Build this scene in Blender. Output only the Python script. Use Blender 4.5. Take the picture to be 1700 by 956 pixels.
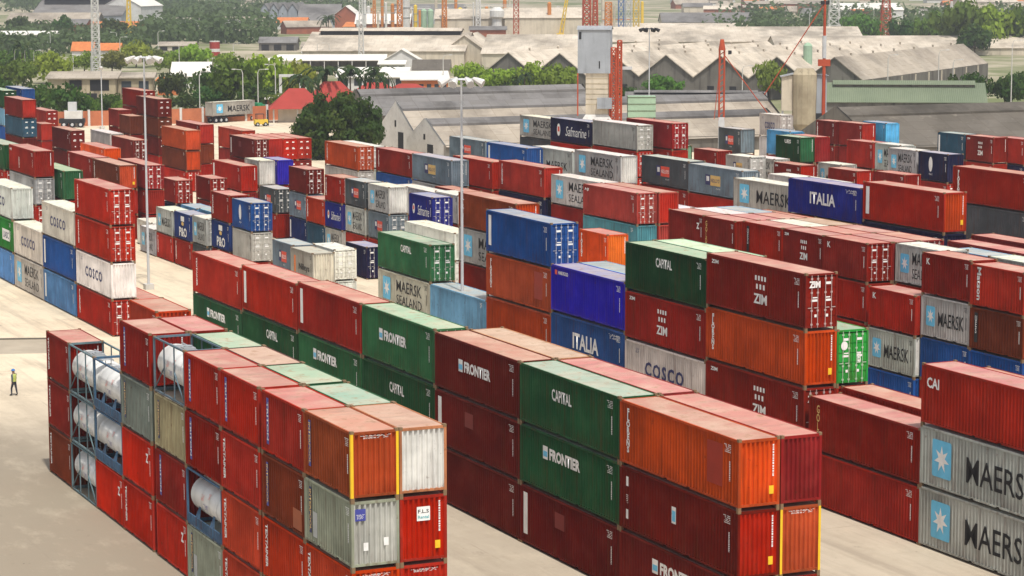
import bpy, bmesh, math, random
from mathutils import Vector, Matrix
R = math.radians
for o in list(bpy.data.objects): bpy.data.objects.remove(o)
scene = bpy.context.scene
COL = scene.collection
rng = random.Random(11)

# ------------------------------------------------------------------ camera
YAW, PITCH, ROLL, FPX = 1.1437, .1319, -.0016, 4002.6
CAM = Vector((86.24, -32.26, 28.76))
FW = Vector((-math.sin(YAW)*math.cos(PITCH), math.cos(YAW)*math.cos(PITCH), -math.sin(PITCH)))
_r = Vector((math.cos(YAW), math.sin(YAW), 0)); _u = _r.cross(FW)
RT = _r*math.cos(ROLL)+_u*math.sin(ROLL); UP = -_r*math.sin(ROLL)+_u*math.cos(ROLL)
cam = bpy.data.cameras.new('camera'); camo = bpy.data.objects.new('camera', cam); COL.objects.link(camo)
m = Matrix((RT, UP, -FW)).transposed().to_4x4(); m.translation = CAM
camo.matrix_world = m
cam.sensor_width = 36; cam.lens = 36*FPX/1700; cam.clip_start = 1; cam.clip_end = 20000
scene.camera = camo
# ------------------------------------------------------------------ light
SUN_DIR = Vector((.42, -.05, .90)).normalized()          # towards the sun
el = math.asin(SUN_DIR.z); az = math.atan2(SUN_DIR.x, SUN_DIR.y)
world = bpy.data.worlds.new('World'); scene.world = world; world.use_nodes = True
nt = world.node_tree; bg = nt.nodes['Background']
sky = nt.nodes.new('ShaderNodeTexSky'); sky.sky_type = 'NISHITA'; sky.sun_disc = False
sky.sun_elevation = el; sky.sun_rotation = az; sky.air_density = 1.2; sky.dust_density = 3.0; sky.ozone_density = .6
hs_ = nt.nodes.new('ShaderNodeHueSaturation'); hs_.inputs['Saturation'].default_value = .5      # hazy, whitish tropical sky
nt.links.new(sky.outputs[0], hs_.inputs['Color']); nt.links.new(hs_.outputs[0], bg.inputs[0]); bg.inputs[1].default_value = .145
sl = bpy.data.lights.new('sun', 'SUN'); sl.energy = 3.85; sl.angle = R(2.0); sl.color = (1, .955, .88)
so = bpy.data.objects.new('sun', sl); COL.objects.link(so)
so.rotation_euler = SUN_DIR.to_track_quat('Z', 'Y').to_euler(); so.location = (0, 0, 200)
vs = scene.view_settings; vs.view_transform = 'Standard'; vs.look = 'None'; vs.gamma = 1; vs.use_curve_mapping = False
vs.exposure = 0.0
scene.cycles.max_bounces = 6; scene.cycles.diffuse_bounces = 4; scene.cycles.volume_bounces = 0
scene.cycles.use_denoising = True

# ------------------------------------------------------------------ survey helpers
def at(u, v, z=0.0):
    """a surveyed point: sight line of the survey photo met with the level z"""
    d = FW+RT*(u-850)/FPX+UP*(478-v)/FPX
    return CAM+d*((z-CAM.z)/d.z)
def metres(P, px):
    return px*((P-CAM).dot(FW))/FPX
AX = FW.copy(); AX.z = 0; AX.normalize()                 # away from the camera, level
AR = Vector((AX.y, -AX.x, 0))                            # to the right of that

# ------------------------------------------------------------------ mesh builder
class MB:
    def __init__(s): s.v = []; s.f = []; s.mi = []
    def quad(s, a, b, c, d, mi=0):
        i = len(s.v); s.v += [tuple(a), tuple(b), tuple(c), tuple(d)]; s.f.append((i, i+1, i+2, i+3)); s.mi.append(mi)
    def poly(s, pts, mi=0):
        i = len(s.v); s.v += [tuple(p) for p in pts]; s.f.append(tuple(range(i, i+len(pts)))); s.mi.append(mi)
    def box(s, x0, x1, y0, y1, z0, z1, mi=0):
        i = len(s.v)
        s.v += [(x0,y0,z0),(x1,y0,z0),(x1,y1,z0),(x0,y1,z0),(x0,y0,z1),(x1,y0,z1),(x1,y1,z1),(x0,y1,z1)]
        for q in ((0,3,2,1),(4,5,6,7),(0,1,5,4),(1,2,6,5),(2,3,7,6),(3,0,4,7)):
            s.f.append(tuple(i+k for k in q)); s.mi.append(mi)
    def obox(s, c, ex, ey, ez, mi=0):
        c = Vector(c); i = len(s.v)
        for k in ((-1,-1,-1),(1,-1,-1),(1,1,-1),(-1,1,-1),(-1,-1,1),(1,-1,1),(1,1,1),(-1,1,1)):
            s.v.append(tuple(c+ex*k[0]+ey*k[1]+ez*k[2]))
        for q in ((0,3,2,1),(4,5,6,7),(0,1,5,4),(1,2,6,5),(2,3,7,6),(3,0,4,7)):
            s.f.append(tuple(i+k for k in q)); s.mi.append(mi)
    def tube(s, pts, rad, n=6, mi=0, cap=True):
        pts = [Vector(p) for p in pts]
        rad = rad if isinstance(rad, (list, tuple)) else [rad]*len(pts)
        base = len(s.v)
        for k, p in enumerate(pts):
            t = (pts[min(k+1, len(pts)-1)]-pts[max(k-1, 0)]).normalized()
            a = t.orthogonal().normalized() if abs(t.z) < .99 else Vector((1, 0, 0))
            if abs(t.z) < .99: a = Vector((-t.y, t.x, 0)).normalized()
            b = t.cross(a)
            for j in range(n):
                an = 2*math.pi*j/n
                s.v.append(tuple(p+(a*math.cos(an)+b*math.sin(an))*rad[k]))
        for k in range(len(pts)-1):
            for j in range(n):
                a0 = base+k*n+j; a1 = base+k*n+(j+1) % n
                s.f.append((a0, a1, a1+n, a0+n)); s.mi.append(mi)
        if cap:
            s.f.append(tuple(base+j for j in reversed(range(n)))); s.mi.append(mi)
            e = base+(len(pts)-1)*n
            s.f.append(tuple(e+j for j in range(n))); s.mi.append(mi)
    def mesh(s, name, mats, smooth=False):
        me = bpy.data.meshes.new(name); me.from_pydata(s.v, [], s.f)
        for mt in (mats if isinstance(mats, (list, tuple)) else [mats]): me.materials.append(mt)
        me.polygons.foreach_set('material_index', s.mi)
        if smooth: me.polygons.foreach_set('use_smooth', [True]*len(s.f))
        me.update(); return me
    def build(s, name, mats, parent=None, smooth=False, col=None):
        return link(name, s.mesh(name, mats, smooth), parent, col)
def link(name, me, parent=None, col=None, loc=None):
    o = bpy.data.objects.new(name, me); COL.objects.link(o)
    if parent is not None: o.parent = parent
    if col is not None: o.color = (*col, 1)
    if loc is not None: o.location = loc
    return o
def thing(name, label, cat, loc=(0,0,0), rz=0, group=None):
    o = bpy.data.objects.new(name, None); COL.objects.link(o); o.empty_display_size = .3
    o.location = loc; o.rotation_euler = (0, 0, rz); tag(o, label, cat, group); return o
def tag(o, label=None, cat=None, group=None, kind=None):
    if label: o['label'] = label
    if cat: o['category'] = cat
    if group: o['group'] = group
    if kind: o['kind'] = kind
    return o

# ------------------------------------------------------------------ materials
def mat(name, rough=.6, spec=.3):
    mt = bpy.data.materials.new(name); mt.use_nodes = True
    b = mt.node_tree.nodes['Principled BSDF']; b.inputs['Roughness'].default_value = rough
    b.inputs['Specular IOR Level'].default_value = spec
    return mt, mt.node_tree, b
def N(nt, t, **kw):
    n = nt.nodes.new(t)
    for k, v in kw.items():
        if hasattr(n, k): setattr(n, k, v)
        else: n.inputs[k].default_value = v
    return n
def mix(nt, a, b, fac, mode='MIX'):
    n = nt.nodes.new('ShaderNodeMix'); n.data_type = 'RGBA'; n.blend_type = mode
    for sock, v in ((n.inputs[6], a), (n.inputs[7], b), (n.inputs[0], fac)):
        if hasattr(v, 'links'): nt.links.new(v, sock)
        elif isinstance(v, (int, float)): sock.default_value = v
        else: sock.default_value = (*v, 1)
    return n.outputs[2]
def noise(nt, scale, detail=4, rough=.55, vec=None, sc=None, rnd=False):
    tc = nt.nodes.new('ShaderNodeTexCoord'); src = tc.outputs['Object'] if vec is None else vec
    if rnd:
        oi = nt.nodes.new('ShaderNodeObjectInfo'); ml = N(nt, 'ShaderNodeMath', operation='MULTIPLY'); ml.inputs[1].default_value = 91.
        nt.links.new(oi.outputs['Random'], ml.inputs[0])
        ad = nt.nodes.new('ShaderNodeVectorMath'); ad.operation = 'ADD'
        nt.links.new(src, ad.inputs[0]); nt.links.new(ml.outputs[0], ad.inputs[1]); src = ad.outputs[0]
    if sc:
        mp = nt.nodes.new('ShaderNodeVectorMath'); mp.operation = 'MULTIPLY'; mp.inputs[1].default_value = sc
        nt.links.new(src, mp.inputs[0]); src = mp.outputs[0]
    n = nt.nodes.new('ShaderNodeTexNoise'); n.inputs['Scale'].default_value = scale
    n.inputs['Detail'].default_value = detail; n.inputs['Roughness'].default_value = rough
    nt.links.new(src, n.inputs['Vector']); return n.outputs[0]
def ramp(nt, val, a, b, lo=0., hi=1.):
    n = nt.nodes.new('ShaderNodeMapRange'); n.inputs[1].default_value = a; n.inputs[2].default_value = b
    n.inputs[3].default_value = lo; n.inputs[4].default_value = hi
    nt.links.new(val, n.inputs[0]); return n.outputs[0]
def mul(nt, a, b):
    n = N(nt, 'ShaderNodeMath', operation='MULTIPLY')
    nt.links.new(a, n.inputs[0])
    if hasattr(b, 'links'): nt.links.new(b, n.inputs[1])
    else: n.inputs[1].default_value = b
    return n.outputs[0]
RUST = (.085, .024, .008)
def paint(name, streak=.55, rough=.5, roof=False):
    mt, nt, b = mat(name, max(rough, .6), .03)
    oi = nt.nodes.new('ShaderNodeObjectInfo'); c = oi.outputs['Color']
    if roof:      # sun-bleached, chalked paint under dust; its object colour also holds painted sun glare
        c = mix(nt, c, (.62, .50, .38), ramp(nt, noise(nt, .55, 5, .6, rnd=True), .42, .7, 0, .5))
        c = mix(nt, c, (.30, .17, .10), ramp(nt, noise(nt, 2.2, 6, .62, rnd=True), .55, .70, 0, .75))
        bm = nt.nodes.new('ShaderNodeBump'); bm.inputs['Strength'].default_value = .35; bm.inputs['Distance'].default_value = .08
        nt.links.new(noise(nt, 1.6, 3, .55, rnd=True), bm.inputs['Height']); nt.links.new(bm.outputs[0], b.inputs['Normal'])
        c = mix(nt, c, (.20, .16, .13), ramp(nt, noise(nt, 1.0, 5, .6, sc=(1.2, .35, 1), rnd=True), .5, .75, 0, .4))
    else:
        c = mix(nt, c, (.0, .0, .0), ramp(nt, noise(nt, .45, 4, .6, rnd=True), .35, .65, .28, 0))
        hs = nt.nodes.new('ShaderNodeHueSaturation'); nt.links.new(c, hs.inputs['Color'])      # each box has faded by its own amount
        nt.links.new(ramp(nt, oi.outputs['Random'], 0, 1, .98, 1.03), hs.inputs['Saturation']); nt.links.new(ramp(nt, noise(nt, .22, 3, .6, rnd=True), .3, .7, .82, 1.22), hs.inputs['Value']); c = hs.outputs[0]
        c = mix(nt, c, (.55, .40, .30), ramp(nt, noise(nt, .9, 4, .6, rnd=True), .5, .8, 0, .03))
        st = ramp(nt, noise(nt, 1.0, 6, .65, sc=(3.6, 3.6, .26), rnd=True), .52, .74)
        c = mix(nt, c, RUST, mul(nt, st, streak))
        sp = ramp(nt, noise(nt, 2.6, 6, .68, rnd=True), .63, .72)
        c = mix(nt, c, RUST, mul(nt, sp, .6))
        tcz = nt.nodes.new('ShaderNodeTexCoord'); sz = nt.nodes.new('ShaderNodeSeparateXYZ'); nt.links.new(tcz.outputs['Object'], sz.inputs[0])
        low = mul(nt, ramp(nt, sz.outputs[2], .9, .15), ramp(nt, noise(nt, 1.2, 5, .65, sc=(3, 3, .6), rnd=True), .45, .7))
        c = mix(nt, c, RUST, mul(nt, low, .5))      # rust creeping up from the bottom rail
        bm = nt.nodes.new('ShaderNodeBump'); bm.inputs['Strength'].default_value = .8; bm.inputs['Distance'].default_value = .07      # dents
        nt.links.new(noise(nt, .9, 2, .5, rnd=True), bm.inputs['Height']); nt.links.new(bm.outputs[0], b.inputs['Normal'])
    nt.links.new(c, b.inputs['Base Color'])
    return mt
PAINT = paint('container_paint'); ROOFP = paint('roof_paint', roof=True, rough=.75); FRAMEP = paint('frame_paint', .6, .6)
def plain(name, c, rough=.6, wear=.12, scale=1.2, metal=0, wc=None, spec=.3):
    mt, nt, b = mat(name, rough, spec)
    cc = mix(nt, c, wc or tuple(x*.45 for x in c), ramp(nt, noise(nt, scale, 5, .6), .42, .75, 0, wear*3))
    nt.links.new(cc, b.inputs['Base Color']); b.inputs['Metallic'].default_value = metal
    return mt
def worn(name, c):      # paint flaked off the crests
    mt, nt, b = mat(name, .6, .15)
    cc = mix(nt, c, tuple(x*.6+.02 for x in c), ramp(nt, noise(nt, 1.5, 5, .6, rnd=True), .4, .7, 0, .5)); nt.links.new(cc, b.inputs['Base Color'])
    nt.links.new(ramp(nt, noise(nt, 2.2, 6, .7, sc=(2.5, 2.5, .7), rnd=True), .66, .70, 1, 0), b.inputs['Alpha']); return mt
WHITE = worn('white_lettering', (.86, .85, .82)); BLACK = worn('black_lettering', (.018, .018, .02)); NAVYM = plain('navy_lettering', (.03, .035, .13))
SKY = plain('sky_blue_lettering', (.15, .54, .80)); REDM = plain('red_lettering', (.75, .08, .04)); YELM = plain('yellow_paint', (.85, .52, .02)); OCHRE = plain('ochre_panel', (.72, .48, .16))
BLUEM = plain('blue_label', (.06, .07, .32)); ORANGEM = plain('orange_lettering', (.8, .22, .05)); STEEL = plain('galvanised_steel', (.42, .43, .44), .45, .2, metal=.3); DARK = plain('dark_steel', (.02, .02, .022))
CASTM = plain('casting_steel', (.22, .14, .075), .7, .2)
TEALM = plain('teal_lettering', (.1, .42, .45))
def barmat():
    mt, nt, b = mat('locking_bar_paint', .45, .4)
    oi = nt.nodes.new('ShaderNodeObjectInfo'); nt.links.new(mix(nt, oi.outputs['Color'], (.7, .66, .62), .5), b.inputs['Base Color']); return mt
BARM = barmat()

# ------------------------------------------------------------------ lettering
_tx = {}
def text_mesh(s, h, w=None, bold=.0, face='front', m=None, shear=0., gap=1.0, stack=False):
    """flat lettering, h high (and w wide), lying on a long side ('front') or an end ('end')"""
    key = (s, round(h, 2), w and round(w, 2), bold, face, m.name, shear, gap, stack)
    if key in _tx: return _tx[key]
    cu = bpy.data.curves.new('lettering', 'FONT'); cu.body = '\n'.join(s) if stack else s
    cu.align_x = 'CENTER'; cu.align_y = 'CENTER'; cu.resolution_u = 2; cu.offset = bold; cu.shear = shear; cu.space_character = gap; cu.space_line = .78 if stack else .95
    o = bpy.data.objects.new('lettering', cu); COL.objects.link(o)
    dg = bpy.context.evaluated_depsgraph_get(); dg.update()
    me = bpy.data.meshes.new_from_object(o.evaluated_get(dg))
    bpy.data.objects.remove(o); bpy.data.curves.remove(cu)
    xs = [v.co.x for v in me.vertices]; ys = [v.co.y for v in me.vertices]
    cx, cy = (min(xs)+max(xs))/2, (min(ys)+max(ys))/2
    sy = h/(max(ys)-min(ys)); sx = w/(max(xs)-min(xs)) if w else sy
    for v in me.vertices:
        x, y = (v.co.x-cx)*sx, (v.co.y-cy)*sy
        v.co = (x, 0, y) if face == 'front' else (0, x, y)
    me.materials.clear(); me.materials.append(m); me.name = 'lettering'; me.update()
    _tx[key] = me; return me
def turned(me, key):      # lettering that runs down the panel
    k = ('down', key)
    if k in _tx: return _tx[k]
    c = me.copy()
    for v in c.vertices: v.co = (v.co.z, v.co.y, -v.co.x)
    _tx[k] = c; return c
_pl = {}
def plate(w, h, m, face='front', shape='rect'):
    key = (round(w, 2), round(h, 2), m.name, face, shape)
    if key in _pl: return _pl[key]
    b = MB()
    if shape == 'star':
        pts = []
        for k in range(14):
            r = 1 if k % 2 == 0 else .42; a = math.pi/2+k*math.pi/7
            pts.append((w/2*r*math.cos(a), h/2*r*math.sin(a)))
    elif shape == 'disc': pts = [(w/2*math.cos(k*math.pi/10), h/2*math.sin(k*math.pi/10)) for k in range(20)]
    elif shape == 'round':
        pts = []
        for cx, cy, a0 in ((w/2-.12, h/2-.12, 0), (-w/2+.12, h/2-.12, 90), (-w/2+.12, -h/2+.12, 180), (w/2-.12, -h/2+.12, 270)):
            for k in range(4): pts.append((cx+.12*math.cos(R(a0+30*k)), cy+.12*math.sin(R(a0+30*k))))
    elif shape == 'dots':
        for k in range(4): x = (k-1.5)*w/4; b.quad((x-w*.07, 0, h*.15), (x+w*.07, 0, h*.15), (x+w*.07, 0, h*.5), (x-w*.07, 0, h*.5))
        for k in range(3): x = (k-1)*w/3.6; b.quad((x-w*.07, 0, -h*.5), (x+w*.07, 0, -h*.5), (x+w*.07, 0, -h*.12), (x-w*.07, 0, -h*.12))
        pts = None
    elif shape == 'code':        # rows of small stencilled data, too small to read
        r_ = random.Random(int(w*1000+h*77))
        for row in range(5):
            z = h/2-row*h/5
            x = -w/2
            while x < w/2:
                wd = w*r_.uniform(.05, .12)
                if r_.random() < .75: b.quad((x, 0, z-h*.1), (min(x+wd, w/2), 0, z-h*.1), (min(x+wd, w/2), 0, z), (x, 0, z))
                x += wd*1.35
            if row == 0: w *= .8
        pts = None
    elif shape == 'column':      # a narrow column of stencilled marks
        r_ = random.Random(int(h*100)); z = h/2
        while z > -h/2:
            d = h*r_.uniform(.03, .07)
            b.quad((-w/2, 0, z-d), (w/2, 0, z-d), (w/2, 0, z), (-w/2, 0, z)); z -= d*1.45
        pts = None
    else: pts = [(-w/2, -h/2), (w/2, -h/2), (w/2, h/2), (-w/2, h/2)]
    if pts: b.poly([(x, 0, y) for x, y in pts])
    if face == 'end': b.v = [(0, x, z) for x, y, z in b.v]
    _pl[key] = b.mesh('plate', m); return _pl[key]

# ------------------------------------------------------------------ shipping container, 2.0 wide, 2.9 high
COLS = dict(red=(.37,.017,.007), bred=(.46,.022,.008), red2=(.30,.016,.009), ored=(.50,.045,.012), dred=(.225,.011,.006), maroon=(.135,.009,.006), mauve=(.10,.04,.04),
  crim=(.30,.014,.014), brown=(.165,.034,.013), rust=(.22,.042,.015), orange=(.46,.070,.018), orange2=(.56,.070,.014), orangeb=(.30,.060,.018), org2=(.72,.085,.012), salmon=(.40,.05,.04), peach=(.55,.22,.11), peach2=(.55,.28,.14), pinkr=(.28,.03,.03),
  green=(.018,.085,.032), green2=(.03,.13,.052), dgreen=(.010,.056,.018), green3=(.02,.22,.03), lime=(.03,.32,.05), lgrn=(.3,.5,.36),
  white=(.76,.75,.70), cream=(.62,.57,.49), lgrey=(.46,.45,.42), lgrey2=(.46,.43,.40), grey=(.43,.43,.41), wgrey=(.36,.34,.30), gtan=(.36,.37,.29), gtan2=(.32,.28,.16), ggrey=(.23,.25,.22), bgrey=(.17,.22,.26), dgrey=(.085,.095,.10),
  blue=(.018,.085,.31), blue2=(.02,.085,.26), purple=(.030,.020,.42), purple2=(.016,.022,.20), navy=(.012,.014,.05), navy2=(.02,.045,.17), navy3=(.012,.03,.12), dteal=(.03,.085,.13), teal=(.10,.30,.36), lblue=(.20,.42,.60), lblue2=(.10,.26,.50), sky=(.09,.38,.68))
NAMES = dict(red='red', bred='bright red', red2='brick red', ored='orange red', dred='dark red', maroon='maroon', mauve='dull mauve', crim='crimson', brown='brown', rust='rusty brown', orange='orange', orange2='vivid orange', orangeb='brownish orange', org2='fluorescent orange', salmon='faded salmon', peach='peach', peach2='pale peach', pinkr='pinkish red',
  green='green', green2='mid green', dgreen='dark green', green3='grass green', lime='lime green', lgrn='pale green', white='white', cream='cream', lgrey='light grey', lgrey2='pale grey', grey='grey', wgrey='warm grey', gtan='beige grey', gtan2='rusty beige', ggrey='green grey', bgrey='blue grey', dgrey='dark grey',
  blue='blue', blue2='denim blue', purple='violet blue', purple2='indigo', navy='navy', navy2='royal blue', navy3='deep blue', dteal='dark teal', teal='turquoise', lblue='light blue', lblue2='weathered blue', sky='sky blue')
LEN = {20: 5.44, 40: 10.95}
CW, CH = 1.0, 2.9
def corrug(b, p0, du, dv, out, length, h, pitch, depth):
    """trapezoid corrugation from p0 along du, panel height h along dv, crests at p0"""
    n = max(1, round(length/pitch)); p = length/n; p0 = Vector(p0)
    prof = []
    for k in range(n):
        x = k*p
        prof += [(x, 0), (x+.28*p, 0), (x+.5*p, depth), (x+.78*p, depth)]
    prof.append((length, 0))
    base = len(b.v)
    for x, d in prof:
        q = p0+du*x-out*d
        b.v.append(tuple(q)); b.v.append(tuple(q+dv*h))
    for k in range(len(prof)-1):
        i = base+2*k
        b.f.append((i, i+2, i+3, i+1)); b.mi.append(0)
X_, Y_, Z_ = Vector((1,0,0)), Vector((0,1,0)), Vector((0,0,1))
SHARED = {}
for L in (20, 40):
    ln = LEN[L]; hx = ln/2
    b = MB(); corrug(b, (-hx+.10, -CW+.016, .22), X_, Z_, -Y_, ln-.2, CH-.22-.14, .27, .055); SHARED['side', L] = b.mesh('side_wall', PAINT)
    b = MB(); n = 5 if L == 20 else 10       # welded roof sheets, each a little sagged
    for k in range(n):
        x0 = -hx+.06+k*(ln-.12)/n; x1 = -hx+.06+(k+1)*(ln-.12)/n; xm = (x0+x1)/2; zz = CH-.062
        for y0, y1, s0, s1 in ((-CW+.05, -.35, 0, .012), (-.35, .35, .012, .012), (.35, CW-.05, .012, 0)):
            b.quad((x0, y0, zz), (xm, y0, zz-s0), (xm, y1, zz-s1), (x0, y1, zz)); b.quad((xm, y0, zz-s0), (x1, y0, zz), (x1, y1, zz), (xm, y1, zz-s1))
    SHARED['roof', L] = b.mesh('roof', ROOFP)
    b = MB()
    for sx in (-1, 1):
        for sy in (-1, 1):
            x0, x1 = sorted((sx*hx, sx*(hx-.11))); y0, y1 = sorted((sy*CW, sy*(CW-.11)))
            b.box(x0, x1, y0, y1, .12, CH-.12)
        x0, x1 = sorted((sx*(hx-.004), sx*(hx-.1)))
        b.box(x0, x1, -CW+.11, CW-.11, CH-.16, CH-.05); b.box(x0, x1, -CW+.11, CW-.11, .13, .23)
    for sy in (-1, 1):
        y0, y1 = sorted((sy*(CW-.004), sy*(CW-.08)))
        b.box(-hx+.11, hx-.11, y0, y1, CH-.145, CH-.046)
        y0, y1 = sorted((sy*(CW-.01), sy*(CW-.1)))
        c = [-hx+.11] + ([-1.25, -.89, .89, 1.25] if L == 20 else [-1.2, -.9, .9, 1.2]) + [hx-.11]
        for k in (0, 2, 4): b.box(c[k], c[k+1], y0, y1, .125, .225)
        for k in (1, 3): b.box(c[k], c[k+1], y0, y1, .19, .224)
    b.box(-hx+.11, hx-.11, -CW+.1, CW-.1, .15, .20)
    SHARED['frame', L] = b.mesh('frame', FRAMEP)
    for sx in (-1, 1):
        for sy in (-1, 1):
            for z0, z1 in ((0, .12), (CH-.12, CH)):
                x0, x1 = sorted((sx*(hx+.003), sx*(hx-.17))); y0, y1 = sorted((sy*(CW+.003), sy*(CW-.15)))
                b.box(x0, x1, y0, y1, z0, z1, 1)
    SHARED['frame_far', L] = b.mesh('frame', [FRAMEP, CASTM])
b = MB(); corrug(b, (0, -CW+.11, .23), Y_, Z_, X_, 2*CW-.22, CH-.39, .222, .085); SHARED['end'] = b.mesh('end_wall', PAINT)
b = MB(); b.box(-.085, .085, -.075, .075, -.06, .06); SHARED['casting'] = b.mesh('corner_casting', CASTM)
b = MB(); dw = CW-.12
for k in range(5):
    z0 = .23+k*.487; b.box(-.05, 0, .012, dw, z0, z0+.40); b.box(-.05, -.028, .012, dw, z0+.40, z0+.505)
SHARED['door'] = b.mesh('door', PAINT)
b = MB(); b.tube([(.03, 0, .12), (.03, 0, 2.78)], .022, 6)
for z in (.3, 1.0, 1.9, 2.6): b.box(0, .045, -.06, .06, z-.045, z+.045)
b.box(.03, .06, -.02, .24, 1.12, 1.16)
SHARED['bar'] = b.mesh('locking_bar', BARM)
b = MB(); b.quad((0,-.18,2.30),(0,.14,2.30),(0,.14,2.43),(0,-.18,2.43)); b.quad((0,-.2,1.45),(0,.2,1.45),(0,.2,1.56),(0,-.2,1.56)); b.quad((0,-.2,1.62),(0,.1,1.62),(0,.1,1.68),(0,-.2,1.68)); b.quad((0,-.16,.66),(0,-.02,.66),(0,-.02,.8),(0,-.16,.8))
SHARED['doorlabels'] = b.mesh('data_labels', WHITE)
b = MB(); b.box(-.004, .004, -.055, .055, .12, CH-.12); SHARED['post_paint'] = b.mesh('post_paint', YELM)
FY = -CW+.009        # lettering sits just proud of the crests

def put(root, name, me, x, z, y=FY):
    o = link(name, me, root); o.location = (x, y, z); return o
def letters(root, s, h, x, z, m, w=None, bold=.0, **k):
    return put(root, 'lettering', text_mesh(s, h, w, bold, 'front', m, **k), x, z)
def down(root, s, h, length, x, z, m, bold=.02):
    me = text_mesh(s, h, length, bold, 'front', m); return put(root, 'lettering', turned(me, (s, h, length, m.name, bold)), x, z)
def marks(root, kind, L, bigger):
    ln = LEN[L]; hx = ln/2; k = 1 if L == 40 else .62
    code = True
    lm = BLACK if bigger in ('white','cream','lgrey','grey','lgrey2','wgrey') else WHITE
    if kind in ('MS', 'MSL', 'MSx'):
        q = 1.62*k; x0 = -hx+.17*ln if L == 40 else -hx+.2*ln
        e = put(root, 'emblem', plate(q, 1.75 if L == 40 else 1.35, SKY, 'front', 'round'), x0, 1.52)
        s = link('star', plate(q*.8, (1.75 if L == 40 else 1.35)*.74, WHITE, 'front', 'star'), e); s.location = (0, -.004, 0)
        tw = ln*.52; xc = -hx+.62*ln
        if kind == 'MS': letters(root, 'MAERSK', 1.2 if L == 40 else .95, xc, 1.42, BLACK, tw, .006)
        elif kind == 'MSL':
            letters(root, 'MAERSK', .88, xc-.02*ln, 1.95, BLACK, tw*.92, .006); letters(root, 'SEALAND', .72, xc-.02*ln, .88, BLACK, tw*.92, .0)
        else: letters(root, 'MAERSK', .85, xc, 1.15, BLACK, tw, .006)
    elif kind == 'COS':
        letters(root, 'COSCO', .85, 0, 1.45, NAVYM, ln*.48, .03, gap=1.25); put(root, 'emblem', plate(.5*k+.15, .3, NAVYM, 'front', 'code'), -hx+.16*ln, 2.35)
    elif kind == 'ZIM':
        jx = rng.choice((-.03, .02, .06))*ln; put(root, 'stars', plate(1.1*k+.25, .7, WHITE, 'front', 'dots'), jx, 1.9); letters(root, 'ZIM', .52, jx, 1.05, WHITE, 1.15*k+.3, .03)
        letters(root, 'ZIM', .2, -hx+.09*ln, 2.5, WHITE, .6*k+.2, .03)
    elif kind == 'ITA':
        letters(root, 'ITALIA', .95, -.02*ln, 1.55, WHITE, ln*.35, .03); put(root, 'data_labels', plate(1.5, .3, WHITE, 'front', 'code'), hx-.14*ln, 2.45)
    elif kind == 'FRO':
        jx = rng.choice((-.05, 0, .03))*ln; jz = rng.choice((1.62, 1.78, 1.95)); letters(root, 'FRONTIER', .56, .02*ln+jx, jz, WHITE, ln*.31, .045)
        e = put(root, 'emblem', plate(.55, .62, WHITE), -.178*ln+jx, jz); s = link('emblem_panel', plate(.46, .26, SKY), e); s.location = (0, -.004, -.06)
    elif kind == 'CAP':
        letters(root, 'CAPITAL', .55, rng.choice((-.06, -.01, .05))*ln, rng.choice((1.9, 2.05)), WHITE, ln*.2, .02, shear=-.1)
    elif kind == 'HS':
        letters(root, 'HAMBURG SUD', .22, -hx+.17*ln, 2.45, WHITE, 1.5, .03); put(root, 'emblem', plate(.35, .28, REDM), -hx+.07*ln, 2.45)
    elif kind == 'SAF':
        letters(root, 'Safmarine', 1.15 if L == 40 else .9, .12*ln, 1.45, WHITE, ln*.5, .0, shear=.25)
        e = put(root, 'emblem', plate(.9*k, 1.5*k, WHITE, 'front', 'disc'), -hx+.2*ln, 1.5); s = link('emblem_panel', plate(.5*k, .6*k, REDM), e); s.location = (0, -.004, .08)
    elif kind == 'PO':
        letters(root, 'P&O', 1.0, .02*ln, .85, WHITE, 2.5, .03)
        e = put(root, 'emblem', plate(1.1, .55, WHITE), .0, 2.25); s = put(root, 'emblem', plate(.8, .42, OCHRE, 'front', 'disc'), .02, 1.72)
    elif kind in ('NEDr', 'NEDy'):
        w = 1.25*k+.1; e = put(root, 'emblem', plate(w*.75, 1.0, NAVYM), -.13*ln, 1.55); s = link('flag', plate(w*.42, .46, WHITE), e); s.location = (.0, -.004, .1)
        p = put(root, 'emblem', plate(w*1.5, 1.0, REDM if kind == 'NEDr' else OCHRE), -.13*ln+w*1.14, 1.52)
        t = link('lettering', text_mesh('NEDLLOYD', .36, w*1.3, .01, 'front', NAVYM if kind == 'NEDy' else WHITE), p); t.location = (0, -.004, 0)
        put(root, 'data_labels', plate(1.0*k, .14, WHITE, 'front', 'code'), .06*ln, .75)
    elif kind == 'FLO':
        put(root, 'lettering', text_mesh('FLORENS', 1.95, .36, .05, 'front', WHITE, stack=True), -hx+.075*ln, 1.6)
    elif kind in ('TEX', 'TEX2'):
        down(root, 'TEXTAINER', .26 if L == 40 else .3, 2.0, -hx+.09*ln, 1.55, WHITE, .04)
    elif kind == 'TRI': 
        p = put(root, 'label_strip', plate(.3, 2.1, BLUEM), -hx+.16*ln, 1.55); t = link('lettering', turned(text_mesh('TRITON', .2, 1.75, .03, 'front', WHITE), 'tri'), p); t.location = (0, -.004, 0)
    elif kind == 'TRI2':
        p = put(root, 'label_strip', plate(.26, 2.0, NAVYM if bigger.startswith('g') else BLUEM), -hx+.13*ln, 1.55); t = link('lettering', turned(text_mesh('INTERPOOL', .2, 1.8, .03, 'front', OCHRE), 'tri2'), p); t.location = (0, -.004, 0)
    elif kind == 'BAR':
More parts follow.
